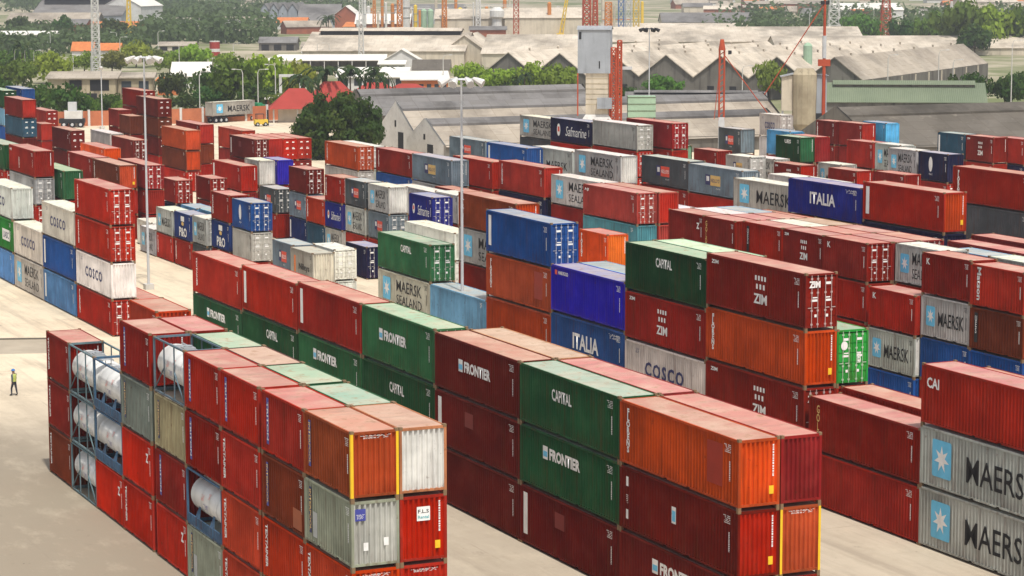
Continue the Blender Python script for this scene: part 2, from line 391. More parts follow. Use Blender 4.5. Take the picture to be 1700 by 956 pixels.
        put(root, 'label_strip', plate(.42*k+.05, 2.0, WHITE), -hx+.06*ln, 1.55)
    elif kind == 'CAI': letters(root, 'CAI', .5, -hx+.09*ln, 2.05, WHITE, 1.05, .03)
    elif kind == 'MAT': down(root, 'Matson', .42, 2.2, -hx+.16*ln, 1.6, WHITE, .03)
    elif kind == 'GAL': put(root, 'lettering', text_mesh('GOLD', 1.8, .34, .02, 'front', OCHRE, stack=True), -hx+.09*ln, 1.6)
    elif kind == 'UEN': p = put(root, 'label_strip', plate(.34, 2.0, DARK), -hx+.12*ln, 1.55); t = link('lettering', text_mesh('UES', 1.2, .2, .02, 'front', WHITE, stack=True), p); t.location = (0, -.004, .2)
    elif kind == 'Z': letters(root, 'Z', .5, hx-.16*ln, 1.95, WHITE, .45, .05)
    elif kind == 'LOG':
        e = put(root, 'emblem', plate(.4, .72, WHITE), -.02*ln, 1.62); s = link('emblem_panel', plate(.3, .46, SKY), e); s.location = (0, -.004, -.04)
        put(root, 'label_strip', plate(.22, .42, WHITE), -hx+.07*ln, 2.25); put(root, 'label_strip', plate(.22, .42, WHITE, 'front', 'code'), -hx+.07*ln, 1.45); put(root, 'label_strip', plate(.22, .42, WHITE), -hx+.07*ln, .8)
    elif kind == 'HYU': letters(root, 'HJ', .3, -hx+.07*ln, 2.4, WHITE, .9*k, .03, shear=.2); put(root, 'lettering', text_mesh('UES', 1.2, .32, .04, 'front', WHITE, stack=True), -hx+.4*ln, 1.2) if bigger == 'red2' else None
    elif kind == 'CMA': letters(root, 'CMA', .5, -.02*ln, 1.9, WHITE, 1.6, .04)
    elif kind == 'EVG': p = put(root, 'label_strip', plate(3.0, 1.0, WHITE), hx-2.6, 1.4); t = link('lettering', text_mesh('UASC', .6, 2.3, .02, 'front', NAVYM), p); t.location = (0, -.004, 0)
    elif kind == 'WIL': letters(root, 'Nileys', .75, .12*ln, 1.3, BLACK, 2.6, .02); put(root, 'emblem', plate(.45, 1.5, ORANGEM), -hx+.2*ln, 1.5)
    elif kind == 'UES': letters(root, 'UES', .42, .0, 2.3, WHITE, 1.4, .03)
    elif kind == 'DOL': put(root, 'emblem', plate(.7, 1.5, WHITE, 'front', 'disc'), -.08*ln, 1.7); put(root, 'data_labels', plate(.9, .2, WHITE, 'front', 'code'), -.08*ln, .7)
    elif kind == 'KL': letters(root, 'K', .42, -hx+.13*ln, 2.3, WHITE, .4, .03)
    elif kind == '0': code = False
    if code and kind not in ('COS', 'BAR0'):
        put(root, 'data_labels', plate(.55*k+.1, .36, lm, 'front', 'code'), hx-.085*ln, 2.38)
        put(root, 'data_labels', plate(.09, .8, lm, 'front', 'column'), hx-.07*ln, 1.5)

def faded(c):        # roof colour: bleached, chalked paint, with the sun's glare painted in as well
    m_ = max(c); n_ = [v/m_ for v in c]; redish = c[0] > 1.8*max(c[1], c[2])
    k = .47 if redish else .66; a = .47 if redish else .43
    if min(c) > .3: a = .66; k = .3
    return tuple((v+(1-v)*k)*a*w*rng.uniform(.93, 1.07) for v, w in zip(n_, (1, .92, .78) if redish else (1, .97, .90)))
def container(x, y, z, L, lf, h, colname, mark, end, near, far, label):
    ln = LEN[L]; hx = ln/2; c = COLS[colname]
    if c[0] > 2.5*c[1] and colname not in ('org2', 'peach', 'peach2', 'crim', 'bred'):      # reds drift towards rust and brown with age
        q = rng.uniform(0, .2); c = tuple(a*(1-q)+b_*q for a, b_ in zip(c, (c[0]*.9, c[0]*.11, c[0]*.03)))
    w_ = rng.uniform(.85, 1.15); c = tuple(v*w_*rng.uniform(.95, 1.05) for v in c)
    root = thing('shipping_container', label, 'container', (x+hx*lf, y+CW, z), 0, 'shipping containers stacked in the yard'); root.scale = (lf, 1, h/CH)
    fr = link('frame', SHARED['frame' if near else 'frame_far', L], root, c)
    for s in (0, 1):
        o = link('side_wall', SHARED['side', L], root, c); o.rotation_euler = (0, 0, math.pi*s)
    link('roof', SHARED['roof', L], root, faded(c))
    o = link('end_wall', SHARED['end'], root, c); o.location = (-hx+.012, 0, 0); o.rotation_euler = (0, 0, math.pi)
    ex = hx-.012
    if end.startswith('D'):
        for s in (-1, 1):
            d = link('door', SHARED['door'], root, c); d.location = (hx-.02, 0, 0); d.scale = (1, s, 1)
            if not far:
                for yb in (.24, .62):
                    q = link('locking_bar', SHARED['bar'], d, c); q.location = (0, yb, 0)
            q = link('data_labels', SHARED['doorlabels'], d); q.location = (.012, .45, 0)
        if end == 'Dz': t = link('lettering', text_mesh('ZIM', .34, .7, .04, 'end', WHITE), root); t.location = (hx+.03, -.45, 2.32)
        if end == 'Dg':
            t = link('emblem', plate(.42, .46, WHITE, 'end', 'disc'), root); t.location = (hx+.03, -.55, 2.05)
            t = link('lettering', text_mesh('tex', .6, .24, .02, 'end', WHITE), root); t.location = (hx+.03, .4, 1.45)
    else:
        ecol = {'Pw': (.68,.67,.63), 'Pl': (.52,.52,.47), 'Pu': (.60,.56,.46), 'Po': COLS['orange2'], 'Pr': COLS['bred'], 'Pv': (.72,.16,.012), 'Pgl': (.25,.45,.3), 'Pgr': (.03,.15,.06), 'Pb': (.22,.28,.31), 'Py': COLS['orange']}.get(end, c)
        o = link('end_wall', SHARED['end'], root, ecol); o.location = (ex, 0, 0)
        if end == 'Py':
            for yy in (-.945, .945): q = link('post_paint', SHARED['post_paint'], root); q.location = (hx+.004, yy, 0)
            t = link('lettering', plate(1.3, .14, WHITE, 'end', 'code'), root); t.location = (hx, .05, 2.62)
        elif end == 'Pl':
            e = link('label_strip', plate(.44, .5, BLUEM, 'end'), root); e.location = (ex+.006, -.62, 2.3)
            q = link('lettering', plate(.34, .2, WHITE, 'end', 'code'), e); q.location = (.004, 0, -.08)
            for yy, zz in ((-.4, .95), (.45, 1.1)): q = link('patch', plate(.2, .34, WHITE, 'end'), root); q.location = (ex+.006, yy, zz)
        elif mark == 'FLS':
            e = link('label_strip', plate(.56, .6, WHITE, 'end'), root); e.location = (ex+.006, 0, 2.1)
            q = link('lettering', text_mesh('F.L.S', .16, .46, .02, 'end', BLACK), e); q.location = (.004, 0, .1)
            q = link('lettering', text_mesh('Rental', .14, .46, .02, 'end', TEALM), e); q.location = (.004, 0, -.14)
        elif end in ('Pc',):
            q = link('lettering', plate(1.2, .13, WHITE, 'end', 'code'), root); q.location = (ex+.006, .05, 2.6)
        if end in ('Po', 'Pr', 'Pv', 'Pgr', 'P') and not far and mark != '0':
            q = link('lettering', plate(.07, 1.3, WHITE, 'end', 'column'), root); q.location = (ex+.006, .68, 1.95)
            if end in ('Po', 'Pr'): q = link('caution_sign', plate(.22, .34, YELM, 'end'), root); q.location = (ex+.006, .6, .75)
    if near:
        for sx in (-1, 1):
            for sy in (-1, 1):
                for zz in (.06, CH-.06):
                    q = link('corner_casting', SHARED['casting'], root); q.location = (sx*(hx-.081), sy*(CW-.072), zz)
    if mark not in ('0', 'FLS'): marks(root, mark, L, colname)
    elif mark == '0' and not far: put(root, 'data_labels', plate(.5, .4, WHITE, 'front', 'code'), hx-.09*ln, 2.38)
    if end == 'Py' and L == 20:
        q = link('post_paint', SHARED['post_paint'], root); q.rotation_euler = (0, 0, R(90)); q.location = (hx-.055, -CW-.004, 0)
    if colname == 'orange' and mark == 'FLO' and near:
        p = link('patch', plate(1.35, 1.75, REPAINT), root); p.location = (hx-2.05, FY, 1.62)
    if colname == 'rust':
        p = link('patch', plate(1.1, .9, PATCHO), root); p.location = (hx-.9, FY, .75)
    if colname == 'gtan':
        p = link('patch', plate(.5, 1.1, PATCHG), root); p.location = (-hx+1.25, FY, 1.0)
    if colname == 'maroon' and mark == 'BAR':
        p = link('patch', plate(1.1, .75, PATCHR), root); p.location = (-hx+4.6, FY, 1.9)
    return root
REPAINT = plain('repainted_patch', (.34, .028, .010)); PATCHO = plain('orange_patch', (.36, .09, .03)); PATCHG = plain('pale_patch', (.46, .47, .45)); PATCHR = plain('red_patch', (.19, .010, .007))

# tank container : open frame, white tank
TANKW = plain('white_tank_paint', (.74, .73, .70), .35, .10)
def tank(x, y, z, lf, h, kind, label):
    ln = LEN[20]; hx = ln/2
    fc = {'b': (.07, .14, .23), 't': (.14, .21, .23), 'w': (.13, .19, .23)}[kind]
    root = thing('tank_container', label, 'tank container', (x+hx*lf, y+CW, z), 0, 'tank containers in the nearest block'); root.scale = (lf, 1, h/CH)
    b = MB()
    for sx in (-1, 1):
        for sy in (-1, 1):
            x0, x1 = sorted((sx*hx, sx*(hx-.10))); y0, y1 = sorted((sy*CW, sy*(CW-.10))); b.box(x0, x1, y0, y1, .12, CH-.12)
        x0, x1 = sorted((sx*(hx-.005), sx*(hx-.11))); b.box(x0, x1, -CW+.13, CW-.13, CH-.13, CH-.02); b.box(x0, x1, -CW+.13, CW-.13, .03, .18)
    b.build('frame', FRAMEP, root, col=fc)
    for sy in (-1, 1):
        y0, y1 = sorted((sy*(CW-.005), sy*(CW-.09)))
        for z0, z1 in ((CH-.11, CH-.03), (.04, .14)): b = MB(); b.box(-hx+.13, hx-.13, y0, y1, z0, z1); b.build('side_rail', FRAMEP, root, col=fc)
    for sy in (-1, 1):
        yy = sy*(CW-.045)
        if kind == 'b':
            b = MB(); y0, y1 = sorted((yy-.03, yy+.03)); b.box(-hx+.13, hx-.13, y0, y1, .15, .58); 
            for k in range(10): xx = -hx+.4+k*.52; b.box(xx-.03, xx+.03, y0-.02, y1+.02, .15, .58)
            b.build('base_beam', FRAMEP, root, col=fc)
            for xx in (-1.1, 1.1):
                b = MB(); b.poly([(xx-.35, yy, .58), (xx+.35, yy, .58), (xx+.12, yy*.86, 1.15), (xx-.12, yy*.86, 1.15)])
                b.build('saddle', FRAMEP, root, col=fc)
        else:
            for xx in (-.9, .9):
                b = MB(); b.box(xx-.03, xx+.03, yy-.03, yy+.03, .14, CH-.11); b.build('post', FRAMEP, root, col=fc)
                b = MB(); b.tube([(math.copysign(hx-.13, xx), yy, .2), (xx, yy, 1.5)], .035, 5); b.build('brace', FRAMEP, root, col=fc)
    b = MB()
    rr = .93; prof = [(-hx+.12, .05), (-hx+.15, .42), (-hx+.24, .72), (-hx+.38, .88), (-hx+.5, rr), (hx-.5, rr), (hx-.38, .88), (hx-.24, .72), (hx-.15, .42), (hx-.12, .05)]
    n = 32; base = len(b.v)
    for px_, pr in prof:
        for j in range(n): a = 2*math.pi*j/n; b.v.append((px_, pr*math.cos(a), 1.55+pr*math.sin(a)))
    for k in range(len(prof)-1):
        for j in range(n):
            a0 = base+k*n+j; a1 = base+k*n+(j+1) % n; b.f.append((a0, a1, a1+n, a0+n)); b.mi.append(0)
    t = b.build('tank', TANKW, root, smooth=True)
    b = MB()
    for xx in (-1.75, -.6, .6, 1.75):
        for j in range(n):
            a0, a1 = 2*math.pi*j/n, 2*math.pi*(j+1)/n; r1 = rr+.018
            b.quad((xx-.04, r1*math.cos(a0), 1.55+r1*math.sin(a0)), (xx+.04, r1*math.cos(a0), 1.55+r1*math.sin(a0)), (xx+.04, r1*math.cos(a1), 1.55+r1*math.sin(a1)), (xx-.04, r1*math.cos(a1), 1.55+r1*math.sin(a1)))
    b.build('band', TANKW, t)
    b = MB(); b.box(-1.6, 1.6, -.32, .32, 2.46, 2.5); b.box(-.35, .35, -.28, .28, 2.5, 2.62); b.tube([(0, 0, 2.62), (0, 0, 2.7)], .22, 12)
    b.build('walkway', STEEL, root)
    b = MB(); b.tube([(-2.0, -.3, 2.52), (2.0, -.3, 2.52)], .03, 5); b.tube([(-2.0, .3, 2.52), (2.0, .3, 2.52)], .03, 5)
    for yy in (-.3, .3):
        for xx in (-2., -1., 0, 1., 2.): b.tube([(xx, yy, 2.44), (xx, yy, 2.53)], .025, 4)
    b.build('handrail', STEEL, root)
    b = MB(); b.tube([(hx-.16, -.28, .3), (hx-.16, -.28, 2.6)], .025, 5); b.tube([(hx-.16, .02, .3), (hx-.16, .02, 2.6)], .025, 5)
    for k in range(8): b.tube([(hx-.16, -.28, .45+k*.28), (hx-.16, .02, .45+k*.28)], .02, 4)
    b.build('ladder', STEEL, root)
    b = MB(); b.tube([(hx-.2, .35, .5), (hx-.2, .35, .85)], .12, 8); b.box(hx-.32, hx-.06, .2, .5, .38, .52); b.build('valve', DARK, root)
    for xx, zz, ww, mm in ((-.35, 1.75, .38, REDM), (.5, 1.95, .3, REDM), (.15, 1.35, .7, BLUEM)):
        a = math.asin((zz-1.55)/(rr+.02)); q = link('data_labels', plate(ww, .3, mm, 'front', 'code'), root); q.location = (xx, -(rr+.02)*math.cos(a)-.004, zz); q.rotation_euler = (-a, 0, 0)
    for sx in (-1, 1):
        for sy in (-1, 1):
            for zz in (.06, CH-.06): q = link('corner_casting', SHARED['casting'], root); q.location = (sx*(hx-.081), sy*(CW-.072), zz)
    return root

MARKW = dict(MS='black lettering', MSL='two-line black lettering', MSx='low black lettering', COS='spaced navy lettering', ZIM='white dots and lettering', ITA='big white lettering', FRO='white lettering and emblem', CAP='white capitals', HS='small white name', SAF='white script', PO='white lettering yellow badge', NEDr='navy and red panel', NEDy='navy and ochre panel', FLO='stacked white letters', TEX='vertical white name', TEX2='vertical white name', TRI='blue label strip', TRI2='narrow label strip', BAR='white bar', CAI='three white letters', MAT='large vertical name', GAL='stacked ochre letters', UEN='dark label strip', Z='small white letter', LOG='tiny blue emblem', HYU='small white mark', CMA='three white letters', EVG='white name panel', WIL='black name orange stroke', UES='short white name', DOL='white oval emblem', KL='small white K', COD='small white codes', FLS='white square sticker')
ROWNAME = dict(A1='nearest block', A2='nearest block rear row', D1='centre foreground row', D2='hind centre foreground row', E1='second long row', E2='hind second long row', E3='third rank second row', L1='left yard front row', L2='left yard second row', L3='left yard third row', L4='left yard fourth row',
  M1='left middle front row', M2='left middle second row', M3='left middle third row', M4='left middle fourth row', M5='far left row', M6='far left hind row', M7='far left mast row', M8='far row behind mast', M9='far left orange row', N0='row before big tree', N1='hind row before tree', N2='central short row', N3='hind central short row', N4='last row before tree',
  P1='long grey-red row', P2='hind long grey-red row', O1='centre salmon row', O2='hind salmon row', K1='right short red row', K2='hind right short row', K3='rearmost right short row', Q0='low grey row', Q1='grey row by sheds', Q2='tall row by sheds', Q3='last row by sheds', R0='low far right row', R1='far right row', R2='hind far right row', R3='rear far right row', R4='last far right row')
ORD = ['first', 'second', 'third', 'fourth', 'fifth', 'sixth', 'seventh', 'eighth', 'ninth', 'tenth', 'eleventh', 'twelfth']
def build_stacks():
    byrow = {}
    for s in STACKS: byrow.setdefault(s[0], []).append(s)
    for key, ss in byrow.items():
        ss.sort(key=lambda s: (s[1], s[2]))
        for i, (k, x, y, L, lf, h, n, kmin, items) in enumerate(ss):
            P = Vector((x+LEN[L]/2, y, h*n/2)); d = (P-CAM).dot(FW)
            near, far = d < 175, d > 330
            its = items.split()
            for j, it in enumerate(its):
                lvl = n-1-j
                where = 'alone in' if n == 1 else ('top of' if j == 0 else ('base of' if lvl == 0 else ORD[j]+' down in'))
                pos = '%s %s stack from left, %s' if n < 99 else '' % (where, ORD[i] if len(ss) > 1 else 'only', ROWNAME[key])
                if it.startswith('TANK'):
                    tank(x, y, lvl*h, lf, h, it[4], '%s tank, %s' % ({'b': 'blue framed white', 't': 'teal framed white', 'w': 'slate framed white'}[it[4]], pos)); continue
                p = it.split(':'); mk = p[1] if len(p) > 1 else 'COD' if d < 260 else '0'; en = p[2] if len(p) > 2 else ('D' if rng.random() < .4 else 'P')
                q = NAMES[p[0]]+' container, '
                mw = MARKW.get(mk) if len(p) > 1 else None
                lab = q+((mw+', ') if mw and len((q+mw+pos).replace('-', ' ').split()) <= 15 else '')+pos
                container(x, y, lvl*h, L, lf, h, p[0], mk, en, near, far, lab)

# ------------------------------------------------------------------ ground
def ground_mat():
    mt, nt, b = mat('yard_concrete', .85, .2)
    tc = nt.nodes.new('ShaderNodeTexCoord'); o = tc.outputs['Object']
    c = mix(nt, (.50, .425, .325), (.385, .325, .25), ramp(nt, noise(nt, .05, 5, .6), .35, .7))
    sx = nt.nodes.new('ShaderNodeSeparateXYZ'); nt.links.new(o, sx.inputs[0])
    wob = N(nt, 'ShaderNodeMath', operation='MULTIPLY_ADD'); nt.links.new(noise(nt, .08, 4, .6), wob.inputs[0]); wob.inputs[1].default_value = 40.; nt.links.new(sx.outputs[0], wob.inputs[2])
    c = mix(nt, c, (.70, .59, .43), ramp(nt, wob.outputs[0], -38, -62, 0, .9))      # drifted sand beyond the end of the near block
    c = mix(nt, c, (.34, .28, .21), ramp(nt, noise(nt, 1.0, 5, .6, sc=(.035, .5, 1)), .5, .75, 0, .6))   # tyre tracks along the lanes
    c = mix(nt, c, (.22, .17, .12), ramp(nt, noise(nt, .22, 6, .65), .62, .78, 0, .55))
    c = mix(nt, c, (.58, .49, .36), ramp(nt, noise(nt, .6, 6, .7), .55, .8, 0, .5))
    wy = N(nt, 'ShaderNodeMath', operation='MULTIPLY_ADD'); nt.links.new(noise(nt, .12, 4, .6), wy.inputs[0]); wy.inputs[1].default_value = 14.; nt.links.new(sx.outputs[1], wy.inputs[2])
    c = mix(nt, c, (.25, .21, .155), mul(nt, ramp(nt, wy.outputs[0], 14, 7, 0, .85), ramp(nt, wob.outputs[0], -58, -36)))      # the driven lane before the near block is greyer
    # long tyre marks, oil spots, slab joints
    c = mix(nt, c, (.26, .215, .165), ramp(nt, noise(nt, 1.0, 4, .6, sc=(.05, 1.0, 1)), .55, .72, 0, .42))
    c = mix(nt, c, (.20, .165, .125), ramp(nt, noise(nt, .7, 6, .72), .62, .72, 0, .65))
    c = mix(nt, c, (.30, .245, .18), ramp(nt, noise(nt, .35, 7, .75, sc=(.55, 1, 1)), .46, .66, 0, .38))
    c = mix(nt, c, (.66, .57, .43), ramp(nt, noise(nt, .5, 7, .75, sc=(.45, 1, 1)), .52, .75, 0, .3))
    c = mix(nt, c, (.12, .095, .07), ramp(nt, noise(nt, 2.4, 3, .5), .73, .77, 0, .7))      # small oil spots
    br = nt.nodes.new('ShaderNodeTexBrick'); br.inputs['Scale'].default_value = 1; br.inputs['Mortar Size'].default_value = .05; br.inputs['Brick Width'].default_value = 6; br.inputs['Row Height'].default_value = 5; br.offset = 0
    nt.links.new(o, br.inputs['Vector']); c = mix(nt, c, (.25, .2, .15), mul(nt, br.outputs['Fac'], ramp(nt, noise(nt, .3, 3, .6), .5, .65, .0, .4)))
    nt.links.new(c, b.inputs['Base Color'])
    bm = nt.nodes.new('ShaderNodeBump'); bm.inputs['Strength'].default_value = .25; bm.inputs['Distance'].default_value = .05
    nt.links.new(noise(nt, 3, 6, .6), bm.inputs['Height']); nt.links.new(bm.outputs[0], b.inputs['Normal'])
    return mt
def strip(name, pts, z, m, kind='structure'):
    b = MB(); b.poly([(p[0], p[1], z) for p in pts]); o = b.build(name, m); tag(o, kind=kind); return o
STACKS = [
('A1', -5.18, 0.0, 20, 1.0, 2.75, 4, 1, 'orangeb:TRI2:Py gtan:TRI2:Pl ored:TEX:Pc'),
('A1', -10.59, 0.0, 20, 0.9908, 2.75, 4, 0, 'red:TRI:P rust:TRI2:P ored:TEX2:P ored:TEX:P'),
('A1', -16.36, 0.0, 20, 1.0, 2.75, 4, 0, 'red:TRI:P bred:TEX:P ored:TEX:P ored:TEX:P'),
('A1', -21.86, 0.0, 20, 1.0, 2.75, 4, 0, 'red:TRI:P dred:TRI:P TANKb gtan:TRI2:P'),
('A1', -27.01, 0.0, 20, 0.943, 2.75, 4, 0, 'TANKw gtan2:TRI2:P dred:TRI:P bred:Z:P'),
('A1', -33.13, 0.0, 20, 1.0, 2.75, 4, 0, 'dred:TRI:P ggrey:TRI2:P bred:Z:P bred:TEX:P'),
('A1', -38.59, 0.0, 20, 1.0, 2.75, 3, 0, 'TANKb TANKb bred:Z:P'),
('A1', -43.97, 0.0, 20, 0.9853, 2.75, 3, 0, 'TANKt TANKt TANKt'),
('A1', -49.06, 0.0, 20, 0.932, 2.75, 3, 0, 'dred:TEX:P dred:TEX:P brown:TEX:P'),
('A2', -5.18, 2.03, 20, 1.0, 2.75, 4, 1, 'peach:0:Pw bred:FLS:Pr bred:0:Pc'),
('A2', -10.59, 2.03, 20, 0.9908, 2.75, 4, 3, 'green'),
('A2', -16.36, 2.03, 20, 1.0, 2.75, 4, 3, 'green'),
('A2', -21.86, 2.03, 20, 1.0, 2.75, 4, 3, 'mauve'),
('A2', -27.01, 2.03, 20, 0.943, 2.75, 4, 3, 'green'),
('A2', -33.13, 2.03, 20, 1.0, 2.75, 4, 3, 'dred'),
('A2', -46.02, 4.06, 20, 1.0, 2.55, 4, 2, 'ored red'),
('A2', -38.59, 2.03, 20, 1.0, 2.75, 2, 0, 'dred dred'),
('A2', -43.97, 2.03, 20, 0.9853, 2.75, 2, 0, 'dred dred'),
('A2', -49.06, 2.03, 20, 0.932, 2.75, 2, 0, 'dred dred'),
('D1', -11.02, 17.44, 40, 1.0, 3.06, 3, 0, 'orange:FLO:Po maroon:LOG:Pr maroon:FRO:Pr'),
('D1', -22.04, 17.44, 40, 1.0, 3.08, 3, 0, 'green:CAP green:FRO maroon:BAR'),
('D1', -33.1, 17.44, 40, 1.0, 3.09, 3, 0, 'maroon:FRO maroon:BAR maroon'),
('D1', -44.1, 17.44, 40, 1.0, 3.13, 3, 0, 'green2:FRO green:CAP maroon'),
('D1', -55.3, 17.44, 40, 1.0, 3.13, 3, 0, 'red:BAR green2:FRO red'),
('D1', -66.5, 17.44, 40, 1.0, 3.07, 3, 0, 'red:BAR green:CAP dred'),
('D1', -77.7, 17.44, 40, 1.0, 2.98, 3, 0, 'red:TEX green:FRO dred'),
('D2', -11.02, 19.5, 40, 1.0, 3.06, 3, 0, 'crim:0:P orangeb:0:Py dred:0:P'),
('D2', -22.04, 19.5, 40, 1.0, 3.08, 3, 2, 'pinkr'),
('D2', -33.1, 19.5, 40, 1.0, 3.09, 3, 2, 'peach2'),
('E1', -66.55, 35.3, 40, 0.9616, 3.04, 4, 0, 'blue:BAR:D orange:FLO orange:COD red'),
('E1', -56.0, 35.3, 40, 0.9735, 3.17, 3, 0, 'purple:HS:P blue2:ITA:P red'),
('E1', -45.32, 35.3, 40, 0.9361, 3.02, 4, 0, 'dgreen:CAP:P red2:ZIM:P cream:COS:P red'),
('E1', -35.05, 35.3, 40, 1.0, 3.12, 4, 0, 'dred:ZIM:Dz orange2:FLO:Po dred:ZIM:Dz red'),
('E1', -23.62, 35.3, 40, 0.9662, 2.98, 2, 0, 'dred:GAL:P red:COD:P'),
('E1', -13.02, 35.3, 40, 1.0, 3.1, 3, 0, 'red:CAI:P grey:MS:P grey:MS:P'),
('E1', -2.0, 35.3, 40, 1.0, 3.0, 2, 0, 'grey:MS:P red:FLO:P'),
('E2', -66.55, 37.33, 40, 0.9616, 3.0, 3, 2, 'orange'),
('E2', -56.0, 37.33, 40, 0.9735, 3.17, 3, 2, 'lblue'),
('E2', -45.32, 37.33, 40, 0.9361, 3.02, 4, 3, 'lgrn'),
('E2', -35.05, 37.33, 40, 1.0, 3.1, 3, 1, 'lime:0:Dg red'),
('E2', -23.62, 37.33, 40, 0.9662, 3.15, 2, 1, 'dred'),
('E2', -13.02, 37.33, 40, 1.0, 2.95, 3, 1, 'dred grey'),
('E1', -87.34, 35.3, 40, 0.9607, 2.86, 3, 0, 'green2:CAP:D cream:MSL:P dred'),
('E1', -76.8, 35.3, 40, 0.9342, 2.864, 2, 0, 'lblue:0:P blue'),
('E1', -113.01, 35.42, 20, 1.0, 2.684, 2, 0, 'bgrey:NEDr white'),
('E1', -106.58, 34.83, 20, 1.0, 2.689, 2, 0, 'wgrey:WIL:Pu white'),
('E2', -108.51, 37.48, 20, 1.0, 2.68, 2, 0, 'white:0:D white:0:D'),
('E3', -89.39, 43.0, 40, 1.0, 2.788, 4, 1, 'orangeb:FLO:Po lgrey:MSL dred'),
('E3', -106.81, 45.4, 40, 1.0, 2.364, 3, 0, 'white:0:P white dred'),
('L1', -108.7, 16.9, 40, 1.0, 2.92, 4, 0, 'bred:TEX:D red:TEX:D white:COS:P red:FLO:D'),
('L1', -120.25, 16.9, 40, 1.0, 2.961, 3, 0, 'cream:COS:P blue:BAR lblue2:BAR'),
('L1', -131.39, 16.9, 40, 1.0, 3.025, 2, 0, 'cream:COS:P cream:MSL'),
('L1', -142.93, 16.9, 40, 1.0, 2.991, 3, 0, 'white:COS:P green3:EVG lblue2:BAR'),
('L2', -108.7, 18.93, 40, 1.0, 2.92, 1, 0, 'bred:0:P'),
('L2', -140.2, 22.15, 40, 1.0, 3.097, 2, 1, 'lgrey'),
('L3', -159.71, 25.9, 40, 1.0, 2.988, 3, 1, 'green2:CMA:P red:FLO:P'),
('L3', -161.65, 23.5, 40, 1.0, 2.717, 4, 1, 'red2:HYU:P grey red'),
('L4', -173.48, 23.1, 40, 1.0, 2.683, 4, 0, 'green:0:P red red red'),
('M1', -147.71, 35.0, 20, 1.0, 2.58, 2, 0, 'grey:MS red:FLO'),
('M1', -141.41, 35.0, 20, 1.0, 2.652, 2, 0, 'navy2:PO red:FLO'),
('M1', -135.94, 35.17, 20, 0.8235, 2.692, 2, 0, 'grey:MSL dgrey'),
('M1', -131.44, 35.67, 20, 1.0, 2.685, 3, 0, 'dred:TEX navy2:PO:P dred'),
('M1', -123.74, 35.25, 20, 1.0, 2.683, 3, 0, 'blue:DOL:D lgrey2:COD:D dred'),
('M1', -153.4, 34.9, 20, 1.0, 2.75, 1, 0, 'lgrey:MSL:P'),
('M1', -160.2, 36.5, 20, 1.0, 2.75, 1, 0, 'white:0:Pw'),
('M2', -147.16, 37.4, 20, 1.0, 2.675, 2, 1, 'lblue'),
('M2', -141.04, 37.4, 20, 1.0, 2.736, 2, 1, 'lblue'),
('M3', -178.59, 44.58, 20, 1.0, 2.689, 2, 0, 'red2:FLO:D navy'),
('M4', -179.27, 48.83, 20, 1.0, 2.688, 2, 0, 'dred red'),
('M3', -186.67, 35.8, 40, 1.0, 2.686, 3, 1, 'dred:FLO red'),
('M3', -174.99, 35.7, 40, 1.0, 2.685, 3, 0, 'brown:FLO:Po red dred'),
('M4', -173.92, 38.33, 40, 1.0, 2.68, 3, 0, 'crim:0:D red:0:P dred'),
('M4', -199.58, 40.67, 40, 1.0, 2.681, 3, 2, 'org2'),
('M5', -259.17, 44.98, 40, 1.0, 2.68, 4, 0, 'maroon:0:Pr dteal:0:D maroon red'),
('M6', -289.2, 51.93, 40, 1.0, 2.685, 4, 3, 'blue:BAR:P'),
('M5', -285.5, 48.27, 40, 1.0, 2.683, 4, 0, 'dgreen lblue blue navy'),
('M5', -283.39, 54.67, 20, 1.0, 2.682, 2, 0, 'red:0:P red'),
('M6', -316.02, 62.0, 40, 1.0, 2.867, 2, 0, 'dred blue'),
('M5', -260.13, 52.0, 40, 1.0, 3.073, 2, 0, 'maroon:Z:D maroon'),
('M6', -261.34, 58.0, 40, 1.0, 2.732, 2, 0, 'lgrey:0:P red'),
('M6', -238.5, 55.0, 40, 1.0, 3.041, 2, 0, 'maroon:0:D red'),
('M7', -268.88, 62.8, 20, 1.0, 2.681, 3, 1, 'dred dred'),
('M7', -253.3, 60.2, 20, 1.0, 2.682, 3, 0, 'brown:0:P dred maroon'),
('M7', -252.4, 62.5, 40, 1.0, 2.68, 4, 0, 'maroon:0:D brown:0:D maroon:0:D red'),
('M8', -275.45, 66.8, 40, 1.0, 2.685, 4, 2, 'dred dred'),
('M8', -225.82, 58.43, 40, 1.0, 2.683, 3, 0, 'orange:0:Po brown:0:Po red'),
('M9', -236.23, 63.53, 40, 1.0, 2.682, 3, 0, 'dred:0:Pr brown:0:P red'),
('M9', -250.22, 74.0, 40, 1.0, 3.051, 2, 0, 'ored red'),
('N1', -234.0, 70.5, 40, 1.0, 3.0, 2, 0, 'maroon:BAR:D dred'),
('N2', -234.0, 72.53, 40, 1.0, 3.0, 2, 0, 'red:0:P dred'),
('N3', -234.0, 74.56, 40, 1.0, 3.0, 2, 0, 'red:0:D dred'),
('N4', -234.0, 76.59, 40, 1.0, 3.0, 2, 0, 'red:0:D dred'),
('N0', -190.45, 54.3, 40, 1.0, 3.096, 2, 0, 'red:BAR:P dred'),
('N0', -192.37, 59.0, 20, 1.0, 3.057, 2, 0, 'lgrey:MSL:Pw brown'),
('N1', -191.49, 61.0, 20, 1.0, 3.091, 2, 0, 'purple:0:Pp red'),
('N0', -163.63, 51.25, 20, 1.0, 2.685, 2, 0, 'dgrey:NEDr:D red:0:P'),
('N2', -155.8, 51.9, 20, 1.0, 2.683, 3, 0, 'maroon:0:D bgrey:NEDr navy3:BAR'),
('N2', -149.53, 51.57, 20, 1.0, 2.683, 2, 0, 'ored:FLO dteal:COD'),
